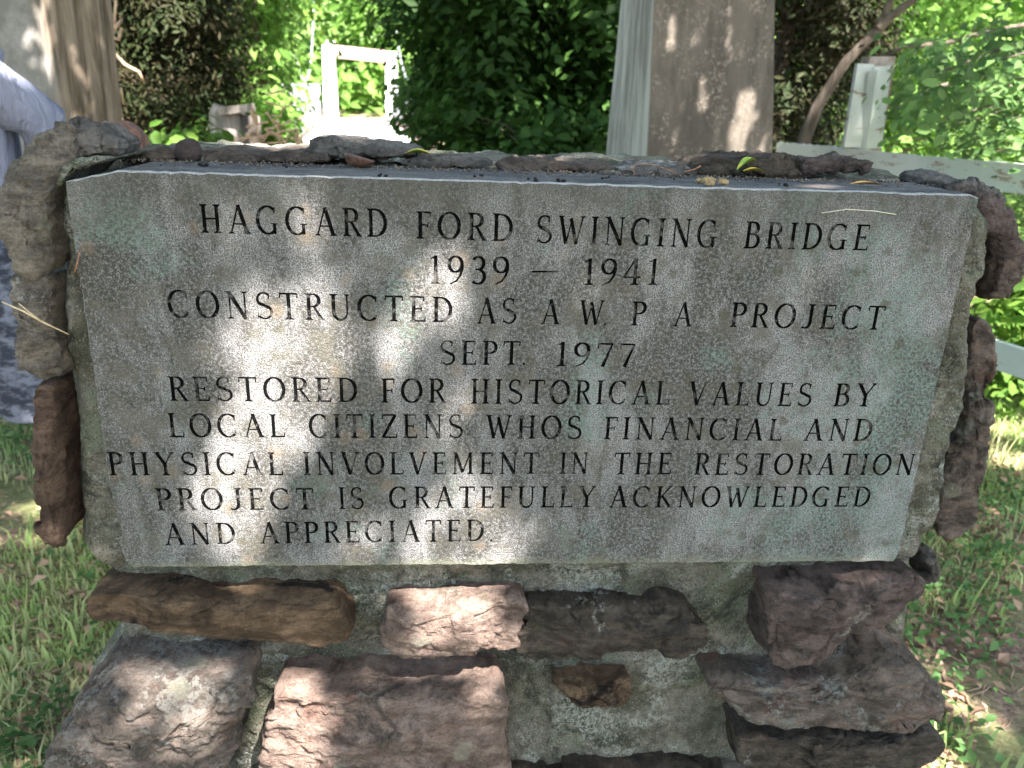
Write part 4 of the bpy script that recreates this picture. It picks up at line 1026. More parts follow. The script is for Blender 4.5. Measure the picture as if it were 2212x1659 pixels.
        for (z, sc_, sh_) in ((0,1.0,0),(.025,1.03,0),(.028,1,0),(.06,.95,.0),(.085,.72,.05),(.115,.42,.085)):
            for i in range(n):
                a = 2*math.pi*i/n; V.append(P(fx+math.cos(a)*.048*sc_, fy+sh_+math.sin(a)*.135*sc_, z+(0)))
        V = [(v[0], v[1], v[2]) for v in V]
        Fs = [(j*n+i, j*n+(i+1)%n, (j+1)*n+(i+1)%n, (j+1)*n+i) for j in range(2, 5) for i in range(n)]+[tuple(range(5*n, 6*n))]
        o = obj2('shoe', V, Fs, shoe_m, t)
        o2 = obj2('sole', V, [tuple(range(n))[::-1]]+[(j*n+i, j*n+(i+1)%n, (j+1)*n+(i+1)%n, (j+1)*n+i) for j in range(0, 2) for i in range(n)], sole_m, o)
    # hair: a shell of strands-like ridges over the skull
    V = []; Fc = []; n = 56; nz = 24; c0_ = Vector(P(0,.008,1.665)); low = -1.25 if long_hair else -.55
    for j in range(nz+1):
        a = math.pi/2 - (math.pi/2-low)*j/nz
        for i in range(n):
            b = 2*math.pi*i/n; front = max(0, -math.sin(b))
            aa = max(a, .25) if front > .55 else a
            q = Vector((math.cos(aa)*math.cos(b)*.092, math.cos(aa)*math.sin(b)*.108, math.sin(aa)*.108 if aa > -.6 else -.06+(aa+.6)*.16))
            q *= 1+.05*noise.noise(Vector((b*6, j*.12, 0)))+.02*noise.noise(Vector((b*20, j*.2, 4)))
            V.append(c0_+q*s)
    Fc = [(j*n+i, (j+1)*n+i, (j+1)*n+(i+1)%n, j*n+(i+1)%n) for j in range(nz) for i in range(n)]
    obj2('hair', V, Fc, hair_m, t)
    for sg in (-1, 1):
        V, F_ = tube([P(sg*.030,-.082,1.655), P(sg*.030,-.088,1.655)], [.011*s,.009*s], 10); obj2('eye', V, F_, mk_eye, t)
        V, F_ = tube([P(sg*.082,.01,1.60), P(sg*.096,.012,1.64), P(sg*.082,.0,1.665)], [.012*s,.014*s,.010*s], 8); obj2('ear', V, F_, skin, t)
    V, F_ = tube([P(-.024,-.085,1.585), P(0,-.093,1.583), P(.024,-.085,1.585)], [.004*s,.006*s,.004*s], 6); obj2('mouth', V, F_, mk_lip, t)
    return t
mk_eye = mk_plain('eye_dark', (0.03,0.02,0.015), rough=.2); mk_lip = mk_plain('lip', (0.36,0.13,0.11), rough=.5)
white_cloth = mk_plain('white_blue_cloth', (0.40,0.41,0.47), (0.33,0.34,0.40), 4, .9, .05, .02)
wc = Mat('white_cotton', .9, .05); wc.col((0.20,0.212,0.27)); wc.bump(wc.noise(1.0, 4, .55, .8, wc.scale((9,9,3))), 1.0, .06); white_cloth = wc.m
denim = Mat('mottled_blue_grey_denim', .9, .1)
denim.col(denim.mix(denim.step(denim.noise(16, 5, .65, .3, denim.scale((1,1,2.2))), .42, .60), (0.03,0.034,0.045), (0.13,0.14,0.17))); denim = denim.m
hairm = Mat('reddish_brown_hair', .6, .3)
hairm.col(hairm.mix(hairm.step(hairm.noise(1.0, 5, .6, .2, hairm.scale((60,60,9))), .36, .64), (0.05,0.026,0.018), (0.16,0.085,0.058)))
hairm.bump(hairm.noise(1.0, 4, .6, 0, hairm.scale((120,120,14))), .8, .008); hairm = hairm.m
shoe_b = mk_plain('dark_blue_shoe', (0.03,0.04,0.06), (0.06,0.07,0.09), 40); sole_o = mk_plain('orange_sole', (0.75,0.16,0.05)); sole_w = mk_plain('white_sole', (0.6,0.6,0.58))
shp = atz(66, 1128, 0)
adloc = Vector((shp.x-.02, shp.y+.06, 0))
# standing adult: mostly beyond the left edge of the picture
AH = 1.78; hemz = at(30, 888, adloc.y-.05).z
def wp2l(p, loc, face):
    q = Vector(p)-loc; return tuple(Matrix.Rotation(-face, 3, 'Z') @ q)
fa = R_(-100)                                                    # faces left in the picture
body_loc = Vector((shp.x-.07, shp.y+.12, 0)); fa = R_(-78)
elb = wp2l(at(92, 262, body_loc.y+.02), body_loc, fa); hnd = wp2l(at(118, 430, body_loc.y+.05), body_loc, fa)
arms = {'l': (elb, hnd), 'r': ((-.27,-.05,1.15), (-.25,-.22,.95))}
build_person(body_loc, AH, fa, 'person at the left edge in loose white shirt, mottled shorts and orange soled shoes', arms, white_cloth, denim, shoe_b, sole_o, hairm, hemz, lean=-.02, step=(-.25,.28), wide=1.12)
chd = at(266, 259, 1.75); ch_h = chd.z/1.775*1.75
cl = Vector((chd.x, 1.75, 0)); s_ = ch_h/1.75
arms = {'r': ((-.24*s_,0,1.14*s_), (-.26*s_,-.06*s_,.9*s_)), 'l': ((.24*s_,0,1.14*s_), (.26*s_,-.06*s_,.9*s_))}
build_person(cl, ch_h, R_(165), 'child with reddish brown hair behind the monument, only the top of the head showing', arms, mk_plain('grey_tshirt', (0.3,0.32,0.35)), denim, shoe_b, sole_w, hairm, .45, long_hair=True)

# ------------------------------------------------------------------ leaves
def leaf_mesh(P, size, seed=0, asp=.55, up=.6, jit=.55, oval=False, fold=.18, droop=.25):
    rg = np.random.default_rng(seed); N = len(P)
    nrm = rg.normal(size=(N,3)); nrm[:,2] = np.abs(nrm[:,2])*(.6) + up*1.2; nrm /= np.linalg.norm(nrm, axis=1)[:,None]
    d = rg.normal(size=(N,3)); d[:,2] -= droop; d -= nrm*(d*nrm).sum(1)[:,None]; d /= np.linalg.norm(d, axis=1)[:,None]+1e-9
    s = np.cross(nrm, d); L = (np.asarray(size)*(1+rg.uniform(-jit, jit, N)))[:,None]; W = L*asp
    if not oval:
        V = np.stack([P-d*L*.5, P-s*W*.5+nrm*L*fold*.5, P+d*L*.5-nrm*L*.08, P+s*W*.5+nrm*L*fold*.5], 1).reshape(-1,3)
        b = np.arange(N)[:,None]*4
        F_ = np.concatenate([b+np.array([[0,2,1]]), b+np.array([[0,3,2]])], 0)
        return V, F_
    pr = [(-.5,0,0),(-.2,-.5,1),(.2,-.42,1),(.5,0,-.5),(.2,.42,1),(-.2,.5,1),(0,0,0)]
    V = np.stack([P+d*L*a+s*W*c+nrm*L*fold*.4*h for a, c, h in pr], 1).reshape(-1,3); b = np.arange(N)[:,None]*7
    F_ = np.concatenate([b+np.array([[i,(i+1)%6,6]]) for i in range(6)], 0)
    return V, F_
def clumps(centres, per, r, seed=0, flat=.7):
    rg = np.random.default_rng(seed); c = np.asarray(centres)
    P = np.repeat(c, per, 0); g = rg.normal(size=P.shape)*r; g[:,2] *= flat
    return P+g
def crown_centres(c, rad, n, seed, shell=.35):
    rg = np.random.default_rng(seed); g = rg.normal(size=(n,3)); g /= np.linalg.norm(g, axis=1)[:,None]
    return np.asarray(c) + g*(shell+(1-shell)*rg.uniform(0,1,(n,1))**.5)*np.asarray(rad)
def tree(name, label, base, height, centres, per, r, size, leafm, barkm, trunk_r=.09, seed=0, group=None, limbs=14, oval=False, trunk=None, flat=.7, asp=.55, up=.6):
    t = thing(name, label, 'tree' if 'shrub' not in name else 'shrub', base, group); rng = random.Random(seed)
    b = Vector(base); top = b+Vector((rng.uniform(-.3,.3), rng.uniform(-.2,.2), height))
    if trunk is None: trunk = [b, b.lerp(top,.3)+Vector((rng.uniform(-.08,.08),0,0)), b.lerp(top,.65)+Vector((rng.uniform(-.15,.15),0,0)), top]
    parts = [tube(trunk, [trunk_r*(1-.75*i/(len(trunk)-1)) for i in range(len(trunk))], 10, jit=.06, seed=seed)]
    cs = [Vector(c) for c in centres]; pick = rng.sample(cs, min(limbs, len(cs)))
    for c in pick:
        # leave the trunk at the closest sensible height
        best = min(range(1, 20), key=lambda k: ((lp(trunk, k/20)-c).length + (0 if lp(trunk, k/20).z < c.z else 2)))
        a = lp(trunk, best/20); m_ = a.lerp(c, .5)+Vector((rng.uniform(-.1,.1), rng.uniform(-.1,.1), .12*(c-a).length))
        rr = trunk_r*.35; parts.append(tube([a, m_, c], [rr, rr*.6, rr*.2], 6, jit=.08, seed=seed))
    obj('trunk', *merge(parts), barkm, t)
    V, F_ = leaf_mesh(clumps(centres, per, r, seed, flat), size, seed, oval=oval, asp=asp, up=up)
    obj('crown', V, F_, leafm, t, smooth=False)
    return t
def lp(P, f):
    n = len(P)-1; i = min(int(f*n), n-1); return P[i].lerp(P[i+1], f*n-i)
bark = mk_bark('grey_brown_bark', (0.06,0.05,0.04), (0.16,0.13,0.10)); bark2 = mk_bark('pale_bark', (0.14,0.12,0.10), (0.28,0.25,0.21))
Ld = mk_leaf('deep_green_leaves', (0.025,0.065,0.014), (0.055,0.12,0.022), .35)
Lm = mk_leaf('maple_green_leaves', (0.075,0.17,0.028), (0.17,0.29,0.05), .5)
Lb = mk_leaf('bright_green_leaves', (0.13,0.27,0.05), (0.25,0.41,0.10), .55)
Lc = mk_leaf('cedar_foliage', (0.014,0.026,0.008), (0.032,0.044,0.014), .1, c=(0.030,0.020,0.010), scale=3)
Lg = mk_leaf('blue_green_leaves', (0.075,0.16,0.05), (0.17,0.28,0.09), .45)
TG = 'trees and shrubs behind the monument'
def px(u, v, y): return tuple(at(u, v, y))
def region(poly, y0, y1, n, seed):      # clump centres spread through a volume seen within a picture outline
    rg = random.Random(seed); us = [p[0] for p in poly]; vs = [p[1] for p in poly]; out = []
    while len(out) < n:
        u, v = rg.uniform(min(us), max(us)), rg.uniform(min(vs), max(vs)); ins = False
        for i in range(len(poly)):
            (a, b), (c, d) = poly[i], poly[i-1]
            if (b > v) != (d > v) and u < (c-a)*(v-b)/(d-b)+a: ins = not ins
        if ins: out.append(px(u, v, rg.uniform(y0, y1)))
    return out
# dark cedar right of the big trunk
tree('cedar_shrub', 'dark brownish green cedar between the big trunk and the old post', (at(330,300,5.9).x, 6.1, 0), 4.5, region([(150,-260),(470,-260),(480,60),(520,160),(500,235),(420,260),(300,300),(150,310)], 5.3, 7.2, 330, 1), 170, .15, .05, Lc, bark, seed=1, asp=.35, up=.2, limbs=30)
tree('maple_tree', 'bright green leafy tree between the old post and the bridge', (at(560,300,8.5).x-.3, 8.8, ground_z(0,8.8)), 5.5, region([(400,-300),(640,-300),(600,0),(575,60),(585,120),(570,200),(555,300),(545,330),(430,330),(470,200),(450,60)], 7.6, 10.5, 210, 2), 85, .24, .11, Lb, bark2, seed=2, limbs=24, oval=False)
tree('maple_tree', 'shaded mid green tree hanging over the top of the dark cedar', (at(400,300,10.5).x, 10.8, ground_z(0,10.8)), 6.5, region([(120,-300),(640,-300),(600,100),(420,330),(120,330)], 9.6, 12, 170, 3), 70, .36, .15, Lm, bark, seed=3, limbs=20)
for i, (u, y_) in enumerate(((395,7.4),(553,7.9),(505,9.5))):
    a = at(u, 0, y_); t = thing('sapling', ['dark thin sapling trunk in front of the shaded trees','slim dark sapling trunk left of the bridge','grey sapling trunk above the old post'][i], 'tree', (a.x, y_, 0), TG)
    obj('trunk', *tube([(a.x+.03,y_,0),(a.x-.02,y_,2),(a.x+.05,y_,4.5)], [.035,.03,.015], 8), bark, t)
    V, F_ = leaf_mesh(clumps(crown_centres((a.x,y_,4.3),(.8,.6,.9),20,i), 40, .18, i), .10, i); obj('crown', V, F_, Lm, t, smooth=False)
# broad dark tree between bridge and pylon
dk = [(850,-300),(1400,-300),(1400,400),(1000,400),(985,330),(965,300),(985,255),(945,235),(925,180),(945,150),(900,100),(880,40),(850,-60)]
tree('broadleaf_tree', 'big dark green tree filling the gap between the bridge and the concrete pylon', (at(1180,330,6.8).x, 7.0, 0), 5.5, region(dk, 5.0, 8.4, 420, 4), 120, .17, .085, Ld, bark, seed=4, limbs=34, trunk_r=.11)
tree('broadleaf_tree', 'pale green branch tips overhanging the right railing of the bridge', (at(960,330,8.2).x+.6, 8.6, 0), 4.2, region([(905,180),(980,130),(1020,260),(985,310),(945,318),(910,290),(885,250),(890,200)], 7.8, 9, 34, 5), 90, .17, .10, Lg, bark, seed=5, limbs=10, trunk_r=.05)
tree('understory_shrub', 'low mid green bush at the foot of the dark tree, left of the pylon', (at(1130,420,4.6).x, 4.8, 0), 1.0, region([(985,240),(1060,215),(1120,260),(1290,220),(1330,300),(1320,420),(1000,420)], 4.2, 5.2, 30, 6), 60, .11, .07, Ld, bark, seed=6, limbs=12, trunk_r=.03, oval=True)
tree('overhanging_tree', 'dark leafy bough hanging into the top of the picture above the bridge', (at(800,0,12).x+4.4, 12.4, ground_z(0,12)), 7, region([(770,-260),(1000,-260),(960,0),(880,30),(845,75),(825,35),(800,10),(770,-60)], 10.5, 12.5, 60, 7), 80, .2, .11, Ld, bark, seed=7, limbs=10, trunk_r=.12)
# right of the pylon
tree('juniper_tree', 'dark juniper just right of the concrete pylon behind the fence', (at(1720,320,5.0).x, 5.2, 0), 4.5, region([(1640,-300),(1960,-300),(1900,60),(1860,150),(1800,250),(1830,340),(1780,380),(1640,380)], 4.6, 6.2, 170, 8), 150, .15, .05, Lc, bark, seed=8, asp=.4, up=.3, limbs=30)
lt = [at(1735,420,4.4), at(1738,300,4.4), at(1765,230,4.4), at(1830,130,4.3), at(1920,40,4.2), at(2000,-20,4.1), at(2140,-120,4.0)]
lt[0].z = 0
rt = tree('leaning_tree', 'slender grey tree leaning to the right behind the leaning white post', tuple(lt[0]), 4, [px(u,v,4.3) for u, v in ((1990,-100),(2060,-140),(2150,-150),(2230,-80))], 80, .25, .09, Lm, bark, trunk_r=.05, seed=9, trunk=lt, limbs=4)
P1 = [at(1895,62,4.2), at(1925,0,4.3), at(1950,-80,4.3)]
P2 = [at(1950,100,4.6), at(2040,95,4.6), at(2120,72,4.5), at(2230,50,4.4)]
obj('branch', *tube(P1, [.022,.018,.012], 8), bark, rt); obj('branch', *tube([at(1860,150,4.6)]+P2, [.012,.016,.016,.014,.012], 8), bark, rt)
obj('branch', *tube([at(1940,235,4.5), at(2010,190,4.6), at(2130,165,4.6), at(2230,170,4.6)], [.014,.014,.012,.01], 6), bark, rt)
tree('sunlit_tree', 'bright yellow green tree in full sun behind the juniper and the fence', (at(1950,300,8).x, 8.6, 0), 6, region([(1760,-300),(2500,-300),(2500,700),(1900,620),(1760,420)], 7.5, 10.5, 420, 10), 80, .26, .105, Lb, bark2, seed=10, limbs=20)
tree('box_elder_shrub', 'pale green leafy shrub hanging over the white fence at the right edge', (at(2330,700,3.0).x, 3.1, 0), 2.0,
     region([(1960,130),(2060,120),(2260,60),(2300,500),(2180,480),(2130,420),(2110,380),(2070,330),(1990,300),(1960,220),(1930,170),(1960,130)], 2.3, 3.5, 60, 11), 44, .085, .046, Lg, bark, seed=11, limbs=30, trunk_r=.03, oval=True)
tree('box_elder_shrub', 'shadowed low shrub below the fence rail beside the right end stone', (at(2260,800,2.9).x, 3.0, 0), 1.0,
     region([(2120,600),(2320,560),(2320,860),(2170,850),(2120,830)], 2.5, 3.8, 50, 12), 40, .08, .07, Lm, bark, seed=12, limbs=20, trunk_r=.02, oval=True)
tree('understory_shrub', 'light green bush left of the trunk base near the big leaves', (at(350,420,3.9).x, 4.0, 0), .9, region([(320,290),(480,285),(500,420),(320,420)], 3.6, 4.4, 16, 13), 22, .07, .075, Lm, bark, seed=13, limbs=10, trunk_r=.015, oval=True)
tree('understory_shrub', 'bright weeds and leaves at the left edge of the bridge approach', (at(620,420,6.6).x, 6.8, 0), .9, region([(560,240),(610,220),(625,300),(610,330),(560,330)], 6.0, 7.2, 30, 14), 50, .12, .09, Lb, bark, seed=14, limbs=10, trunk_r=.015)
# woods beyond
far_specs = [(-16,16,Lm),(-11,20,Lb),(-10.5,24,Lb),(9,17,Lb),(14,20,Lm),(19,26,Lb),(6,26,Lm),(-22,27,Lm)]
kinds = ['left shaded tree far behind the big trunk','tall bright tree far left of the bridge','airy bright tree close left of the far portal','bright tree beyond the right fence','mid green tree far right beyond the fence','distant bright tree at the far right','tall mid green tree hidden behind the dark tree','far tree at the outer left']
for i, (x, y_, lm) in enumerate(far_specs):
    tree('woodland_tree', kinds[i], (x, y_, ground_z(x,y_)), 8, crown_centres((x, y_, 3.6), (3.2, 2.4, 5.0), 120, 30+i), 75, .42, .24, lm, bark, seed=30+i, limbs=16, trunk_r=.16)
cen = []; rg = random.Random(77)
for i in range(1500):
    a = rg.uniform(-70, 70); r = rg.uniform(44, 58); x = math.sin(R_(a))*r; y_ = math.cos(R_(a))*r
    cen.append((x, y_, rg.uniform(-2, 14)))
V, F_ = leaf_mesh(clumps(cen, 70, .95, 88), .62, 88)
tag(obj('far_woodland', V, F_, Lb, smooth=False), kind='stuff')
# back of the far wood: a dense green slope so that no bare horizon shows through
hv = []; hf = []
for j in range(12):
    for i in range(81):
        a = R_(-80+2*i); r = 62+j*3; z = -3 + 17*(1-math.exp(-j*.5)) + 1.2*noise.noise(Vector((math.sin(a)*6, math.cos(a)*6, j*.5)))*j*.3
        hv.append((math.sin(a)*r, math.cos(a)*r, z))
hf = [(j*81+i, j*81+i+1, (j+1)*81+i+1, (j+1)*81+i) for j in range(11) for i in range(80)]
tag(obj('wooded_hill', hv, hf, mk_plain('hill_green', (0.06,0.11,0.03), (0.12,0.19,0.05), 1.2)), kind='structure')

# ------------------------------------------------------------------ unseen overhead canopy, added with gaps placed to shape the sunlight
# (point on a lit surface, half width, half height, openness): the crown above is thin along these sun rays
lit = []
def spot(u, v, ru, rv, k, y=0.0, tilt=0):
    p = at(u, v, y); rx = (at(u+ru, v, y)-p).length; rz = (at(u, v+rv, y)-p).length
    lit.append((p.x, p.z, y, rx, rz, k, math.tan(R_(tilt))))
for a in [(665,560,70,110,.9),(645,690,112,130,1.0),(605,820,108,130,1.0),(560,935,88,100,1.0),(505,1060,75,100,.9),(490,1170,90,60,.8),
          (950,520,45,55,.40),(978,650,66,110,.9),(890,650,40,70,.4),(885,830,62,90,.8),(965,925,62,90,.85),(990,1050,70,80,.75),(880,1170,140,70,.9),(1065,1165,82,85,1.0)]: spot(*a)
for a in [(1010,1345,125,85,1.0,-.01),(870,1360,45,60,.5,-.01),(630,1560,80,150,.9,-.03),(330,1455,170,40,.95,-.01),(380,1540,110,110,.55,-.05),(250,1560,60,90,.30,-.05),(1060,1500,40,60,.3,-.03)]: spot(*a)
for a in [(70,318,60,24,.8,0),(200,300,50,30,.5,.15),(128,410,14,55,.8,0)]: spot(*a)
ypp = yp-.2
for a in [(1438,99,11,36,1),(1489,65,7,18,.9),(1515,190,8,32,1),(1418,223,9,22,.6),(1600,73,16,45,.55),(1648,200,24,44,1),(1626,285,30,60,1),(1645,325,45,45,1),(1515,245,6,30,.7),(1350,200,14,120,.3)]: spot(*a, ypp)
for a in [(100,95,22,70,.8),(62,130,12,32,.6),(166,300,16,50,.7),(150,60,8,60,.9),(190,220,10,80,.6),(228,60,8,60,.7)]: spot(*a, yc)
for a in [(2000,365,14,30,1),(1975,360,8,30,.9),(2130,385,34,22,1),(1862,292,14,34,.7),(2190,740,40,16,.8)]: spot(*a, 2.9)
for a in [(1990,560,120,160,.5),(2150,250,120,120,.4)]: spot(*a, 4)
LA = np.array(lit)
def openness(P):
    T = np.zeros(len(P))
    for (x, z, y_, rx, rz, k, tl) in LA:
        t = (P[:,1]-y_)/SUN.y; qx = P[:,0]-SUN.x*t; qz = P[:,2]-SUN.z*t
        dz_ = qz-z; dx_ = qx-x-tl*dz_
        T = np.maximum(T, k*np.exp(-((dx_/rx)**2+(dz_/rz)**2)**2.2*.6))
    return T
def ground_pt(P): t = P[:,2]/SUN.z; return P[:,0]-SUN.x*t, P[:,1]-SUN.y*t
def wave(x, y_):
    return np.sin(x*2.3+1.1*np.sin(y_*1.7+.4))*np.sin(y_*2.0+1.3*np.sin(x*1.4+2.0)) + .6*np.sin(x*5.1+y_*2.2+1)*np.sin(y_*4.3-x*1.7)
rgc = np.random.default_rng(4)
def canopy(n, x0, x1, y0_, y1_, z0, z1, L):
    P = np.stack([rgc.uniform(x0, x1, n), rgc.uniform(y0_, y1_, n), rgc.uniform(z0, z1, n)], 1)
    T = openness(P); gx, gy = ground_pt(P)
    # distance of the ray from the monument block, so ordinary dapple stays off it
    t = P[:,1]/SUN.y; qx = P[:,0]-SUN.x*t; qz = P[:,2]-SUN.z*t
    near = (np.abs(qx) < .72) & (qz > .2) & (qz < 1.6)
    for (yy, xa, xb) in ((yp-.2, bM.x-.25, bR.x+.15), (yc, cxb-.7, cxb+.4)):
        t = (P[:,1]-yy)/SUN.y; qx = P[:,0]-SUN.x*t; qz = P[:,2]-SUN.z*t
        near |= (qx > xa) & (qx < xb) & (qz > .6) & (qz < 2.6)
    g = wave(gx, gy); dap = np.clip((g+.12)/.35, 0, 1)*.97
    T = np.where(near, T, np.maximum(T, dap))
    keep = rgc.uniform(size=n) < np.clip(-np.log(np.clip(T, 1e-3, 1))/L, 0, 1)
    return P[keep], near[keep]
oak = thing('unseen_shade_oak', 'unseen large oak added behind the viewer, canopy gaps shaped to dapple the monument', 'tree', (3.6, -4.6, 0))
trunk = [Vector((3.6,-4.6,0)), Vector((3.5,-4.5,2.2)), Vector((3.2,-4.2,4.6)), Vector((2.6,-3.6,7.4))]
parts = [tube(trunk, [.42,.34,.28,.12], 16, jit=.05)]
rl = random.Random(9)
for i in range(22):
    a = lp(trunk, rl.uniform(.55, 1)); ang = rl.uniform(0, 2*math.pi); d = rl.uniform(2.5, 6.5)
    e = Vector((a.x+math.cos(ang)*d, a.y+math.sin(ang)*d, rl.uniform(6.4, 7.6)))
    t = e.y/SUN.y; qx, qz = e.x-SUN.x*t, e.z-SUN.z*t
    if any(abs((q:=a.lerp(e, f/10)).x-SUN.x*q.y/SUN.y) < 1.1 and -.2 < q.z-SUN.z*q.y/SUN.y < 2.1 for f in range(11)): continue
    parts.append(tube([a, a.lerp(e,.5)+Vector((0,0,.3)), e], [.09,.06,.02], 8, jit=.06))
for e in ((-1.9,-1.0,3.9),(2.4,1.2,3.9),(2.9,-1.4,3.8),(-1.7,-2.9,3.9),(3.0,.4,4.0),(-.2,-3.1,3.9),(1.4,-3.0,3.8)):
    a = lp(trunk, .38); e = Vector(e)
    if any(abs((q:=a.lerp(e, f/10)).x-SUN.x*q.y/SUN.y) < .6 and .5 < q.z-SUN.z*q.y/SUN.y < 1.4 for f in range(11)): continue
    parts.append(tube([a, a.lerp(e,.5)+Vector((0,0,.2)), e], [.07,.045,.012], 8, jit=.06))
obj('trunk', *merge(parts), bark, oak)
P_, nr = canopy(52000, -7.5, 7.5, -9, 5.2, 6.0, 7.6, 2.6)
P_ = P_[~nr]; V1, F1 = leaf_mesh(P_, .20, 5, asp=.7, up=1.2)
# finer unseen leaves added low down where the rays meet the monument, the pylon and the big trunk
P2_, nr2 = canopy(165000, -2.4, 3.3, -3.2, 2.6, 3.4, 4.2, 5.0)
P2_ = P2_[nr2]; V2_, F2_ = leaf_mesh(P2_, .06, 6, asp=.7, up=1.2)
obj('crown', np.concatenate([V1, V2_]), np.concatenate([F1, F2_+len(V1)]), mk_leaf('oak_leaves', (0.07,0.14,0.035), (0.13,0.21,0.055), .5), oak, smooth=False)
oak['label'] = 'unseen large oak added behind the viewer, canopy gaps shaped to dapple the monument'
print('canopy', len(P_), len(P2_))

# ------------------------------------------------------------------ ground cover
rgg = np.random.default_rng(21)
def ground_points(n, ylo, yhi, spread, dens=None):
    yy = ylo+(yhi-ylo)*rgg.uniform(size=n)**1.2; d = yy+.83
    xx = CAM.x + .08*d + rgg.uniform(-1, 1, n)*d*spread
    return xx, yy
def gz(x, y_): 
    z = np.where(y_ > 9, -np.minimum(3, (y_-9)*.22), 0); return z + .03*np.sin(x*1.3+.7)*np.cos(y_*1.1)
def blades(n, ylo, yhi, h, seed, spread=.78, wd_=.0035):
    x, y_ = ground_points(n, ylo, yhi, spread); r = np.random.default_rng(seed)
    m = np.where(x > .7, -.30, .2)+wave(x*.8+3, y_*.8)+.35*np.sin(x*9)*np.sin(y_*8+1) 
    k = (m > r.uniform(-.9, 1.2, n)) & ~((np.abs(x) < .6) & (y_ < .5) & (y_ > -.1)) & ~((np.abs(x+.9) < .7) & (y_ > 4.5))
    x, y_ = x[k], y_[k]; N = len(x); z = gz(x, y_)-.005
    a = r.uniform(0, 6.28, N); le = r.uniform(.1, .9, N); H = h*r.uniform(.4, 1.5, N)
    dx, dy = np.cos(a), np.sin(a); px_, py_ = -np.sin(a+r.uniform(-.5,.5,N))*wd_, np.cos(a)*wd_
    B = np.stack([x, y_, z], 1); U = np.stack([px_, py_, np.zeros(N)], 1)
    m1 = B + np.stack([dx*le*H*.25, dy*le*H*.25, H*.6], 1); m2 = B + np.stack([dx*le*H*.85, dy*le*H*.85, H*(1-.35*le)], 1)
    V = np.stack([B-U, B+U, m1+U*.8, m1-U*.8, m2], 1).reshape(-1, 3); b = np.arange(N)[:,None]*5
    F_ = np.concatenate([b+np.array([[0,1,2]]), b+np.array([[0,2,3]]), b+np.array([[3,2,4]])], 0)
    return V, F_
Lgr = mk_leaf('grass_blades', (0.19,0.30,0.085), (0.36,0.46,0.17), .45, c=(0.40,0.38,0.21), scale=2.5)
V, F_ = blades(230000, -.7, 6, .045, 31); Vb, Fb = blades(9000, -.7, 5, .10, 32)
Vc, Fc_ = blades(60000, -.75, 9, .055, 35, 2.2, .006); Vb, Fb = np.concatenate([Vb, Vc]), np.concatenate([Fb, Fc_+len(Vb)])
tag(obj('grass', np.concatenate([V, Vb]), np.concatenate([F_, Fb+len(V)]), Lgr, smooth=False), kind='stuff')
x, y_ = ground_points(26000, -.7, 8, .8); k = (x > .4) | (rgg.uniform(size=len(x)) < .3); x, y_ = x[k], y_[k]; z = gz(x, y_)+.008+rgg.uniform(0, .012, len(x))
V, F_ = leaf_mesh(np.stack([x,y_,z],1), .030, 33, asp=.55, up=1.5, jit=.8, fold=.35)
Ll = mk_leaf('dead_leaf_litter', (0.16,0.09,0.055), (0.46,0.32,0.22), .1, c=(0.28,0.18,0.12), scale=3)
tag(obj('leaf_litter', V, F_, Ll, smooth=False), kind='stuff')
x, y_ = ground_points(4200, -.6, 6, .78); k = wave(x*.7+8, y_*.7+2) > -.05; x, y_ = x[k], y_[k]
P = np.repeat(np.stack([x, y_, gz(x,y_)+.05], 1), 7, 0) + rgg.normal(size=(len(x)*7, 3))*np.array([.045,.045,.018])
V, F_ = leaf_mesh(P, .026, 34, asp=.62, up=1.6, oval=False)
Lw = mk_leaf('clover_leaves', (0.06,0.14,0.04), (0.13,0.23,0.08), .35)
tag(obj('ground_plants', V, F_, Lw, smooth=False), kind='stuff')
tws = []
rt_ = random.Random(12)
for i in range(150):
    q = atz(rt_.choice((rt_.uniform(0,150), rt_.uniform(2030,2212))), rt_.uniform(900,1659), .012); a = rt_.uniform(0, 3.14); L = rt_.uniform(.03,.12)
    tws.append(tube([q, q+Vector((math.cos(a)*L*.5, math.sin(a)*L*.5, .006)), q+Vector((math.cos(a+.2)*L, math.sin(a+.2)*L, .0))], [.0025,.002,.001], 5))
tag(obj('twigs', *merge(tws), mk_plain('twig_brown', (0.20,0.13,0.09), (0.32,0.22,0.16), 30)), kind='stuff')
for i, (u, v, h) in enumerate(((2128,940,.22),(2160,955,.16),(60,1330,.2),(2080,1300,.2),(2110,1010,.26))):
    q = atz(u, v+60, 0); V, Fc = tube([q, q+Vector((.01,0,h*.5)), q+Vector((.035,-.01,h))], [.004,.0035,.001], 5)
    tag(obj('tall_grass', V, Fc, Lgr), ['tall broad grass blade at the right, beyond the red stone','shorter broad grass blade right of the tall one','tall grass blade at the left below the orange soled shoe','grass blade beside the purple stone at the right','arching grass blade at the right below the bright patch'][i], 'grass')

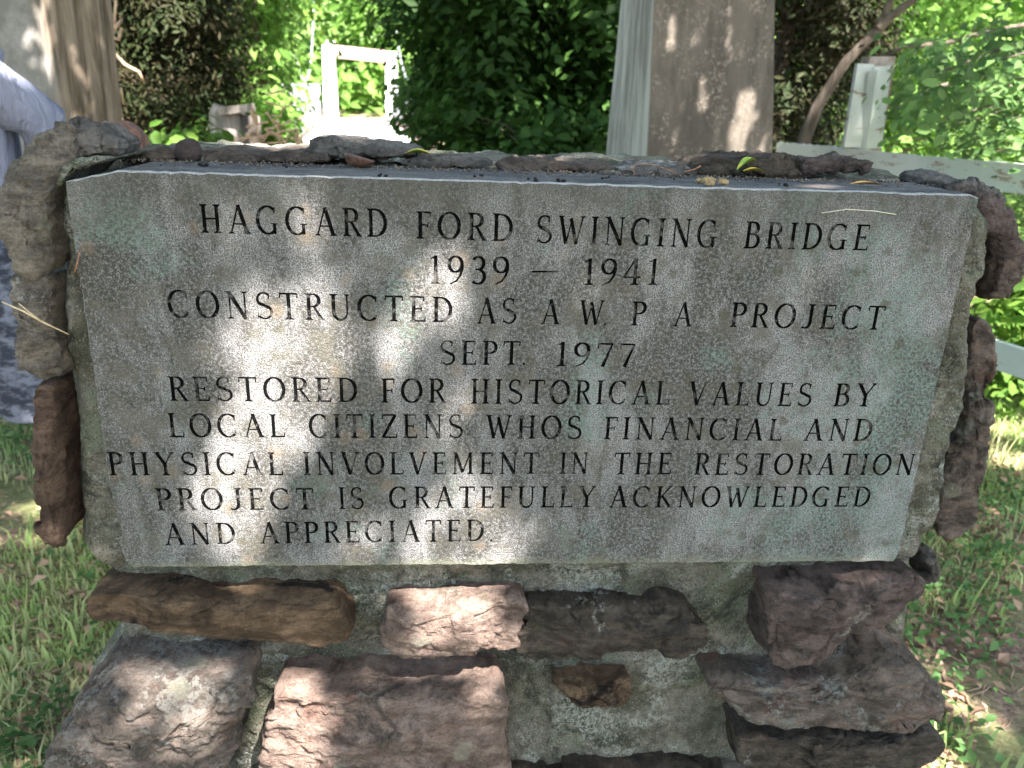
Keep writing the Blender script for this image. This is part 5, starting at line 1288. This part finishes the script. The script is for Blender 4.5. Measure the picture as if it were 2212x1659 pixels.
# pale gravel bank added left of the bridge, standing in for white glare
gvb = []; gfb = []
for j in range(13):
    for i in range(21):
        X = -9+i*.42; Y = 12.5+j*1.5; gvb.append((X, Y, float(gz(np.array(X), np.array(Y)))+.05+.25*math.sin(i/20*3.14)*math.sin(j/12*3.14)+.04*noise.noise(Vector((X*2, Y*2, 0)))))
gfb = [(j*21+i, j*21+i+1, (j+1)*21+i+1, (j+1)*21+i) for j in range(12) for i in range(20)]
tag(obj('added_gravel_bank', gvb, gfb, mk_plain('glare_pale_gravel', (0.55,0.53,0.49), (0.38,0.36,0.33), 25, .9, .1, .01)), kind='structure')

# crumbs of mortar and grit along the ledge
gr_ = np.random.default_rng(3); n_ = 900
gx_ = gr_.uniform(-.44, .45, n_); gy_ = .122-np.abs(gr_.normal(size=n_))*.022; gy_ = np.clip(gy_, .004, .13)
Pg = np.stack([gx_, gy_, np.full(n_, PT+.0008)], 1); rr_ = gr_.uniform(.0005, .0022, n_)[:,None]
off_ = np.array([[1,0,0],[-1,0,0],[0,1,0],[0,-1,0],[0,0,1],[0,0,-1]])
Vg = (Pg[:,None,:]+off_[None]*rr_[:,:,None]*gr_.uniform(.6,1.3,(n_,6,1))).reshape(-1,3); bg_ = np.arange(n_)[:,None]*6
Fg = np.concatenate([bg_+np.array([[a, b, c]]) for a, b, c in ((0,2,4),(2,1,4),(1,3,4),(3,0,4),(2,0,5),(1,2,5),(3,1,5),(0,3,5))], 0)
tag(obj('ledge_grit', Vg, Fg, mk_plain('mortar_crumbs', (0.05,0.043,0.035), (0.17,0.14,0.105), 120), smooth=False), kind='stuff')
for o in scn.objects:
    if o.parent is None and 'category' in o.keys() and 'group' not in o.keys():
        g = {'dropping': 'caterpillar droppings on the plaque top', 'pine needle': 'pine needles caught on the monument', 'leaf': 'fallen leaves on the monument top',
             'seed husk': 'seed husks on the plaque top', 'grass': 'tall grass blades beside the monument', 'dead stalk': 'dead stalks beside the big trunk',
             'tree': 'trees around the monument', 'shrub': 'shrubs behind the monument'}.get(o['category'])
        if g: o['group'] = g
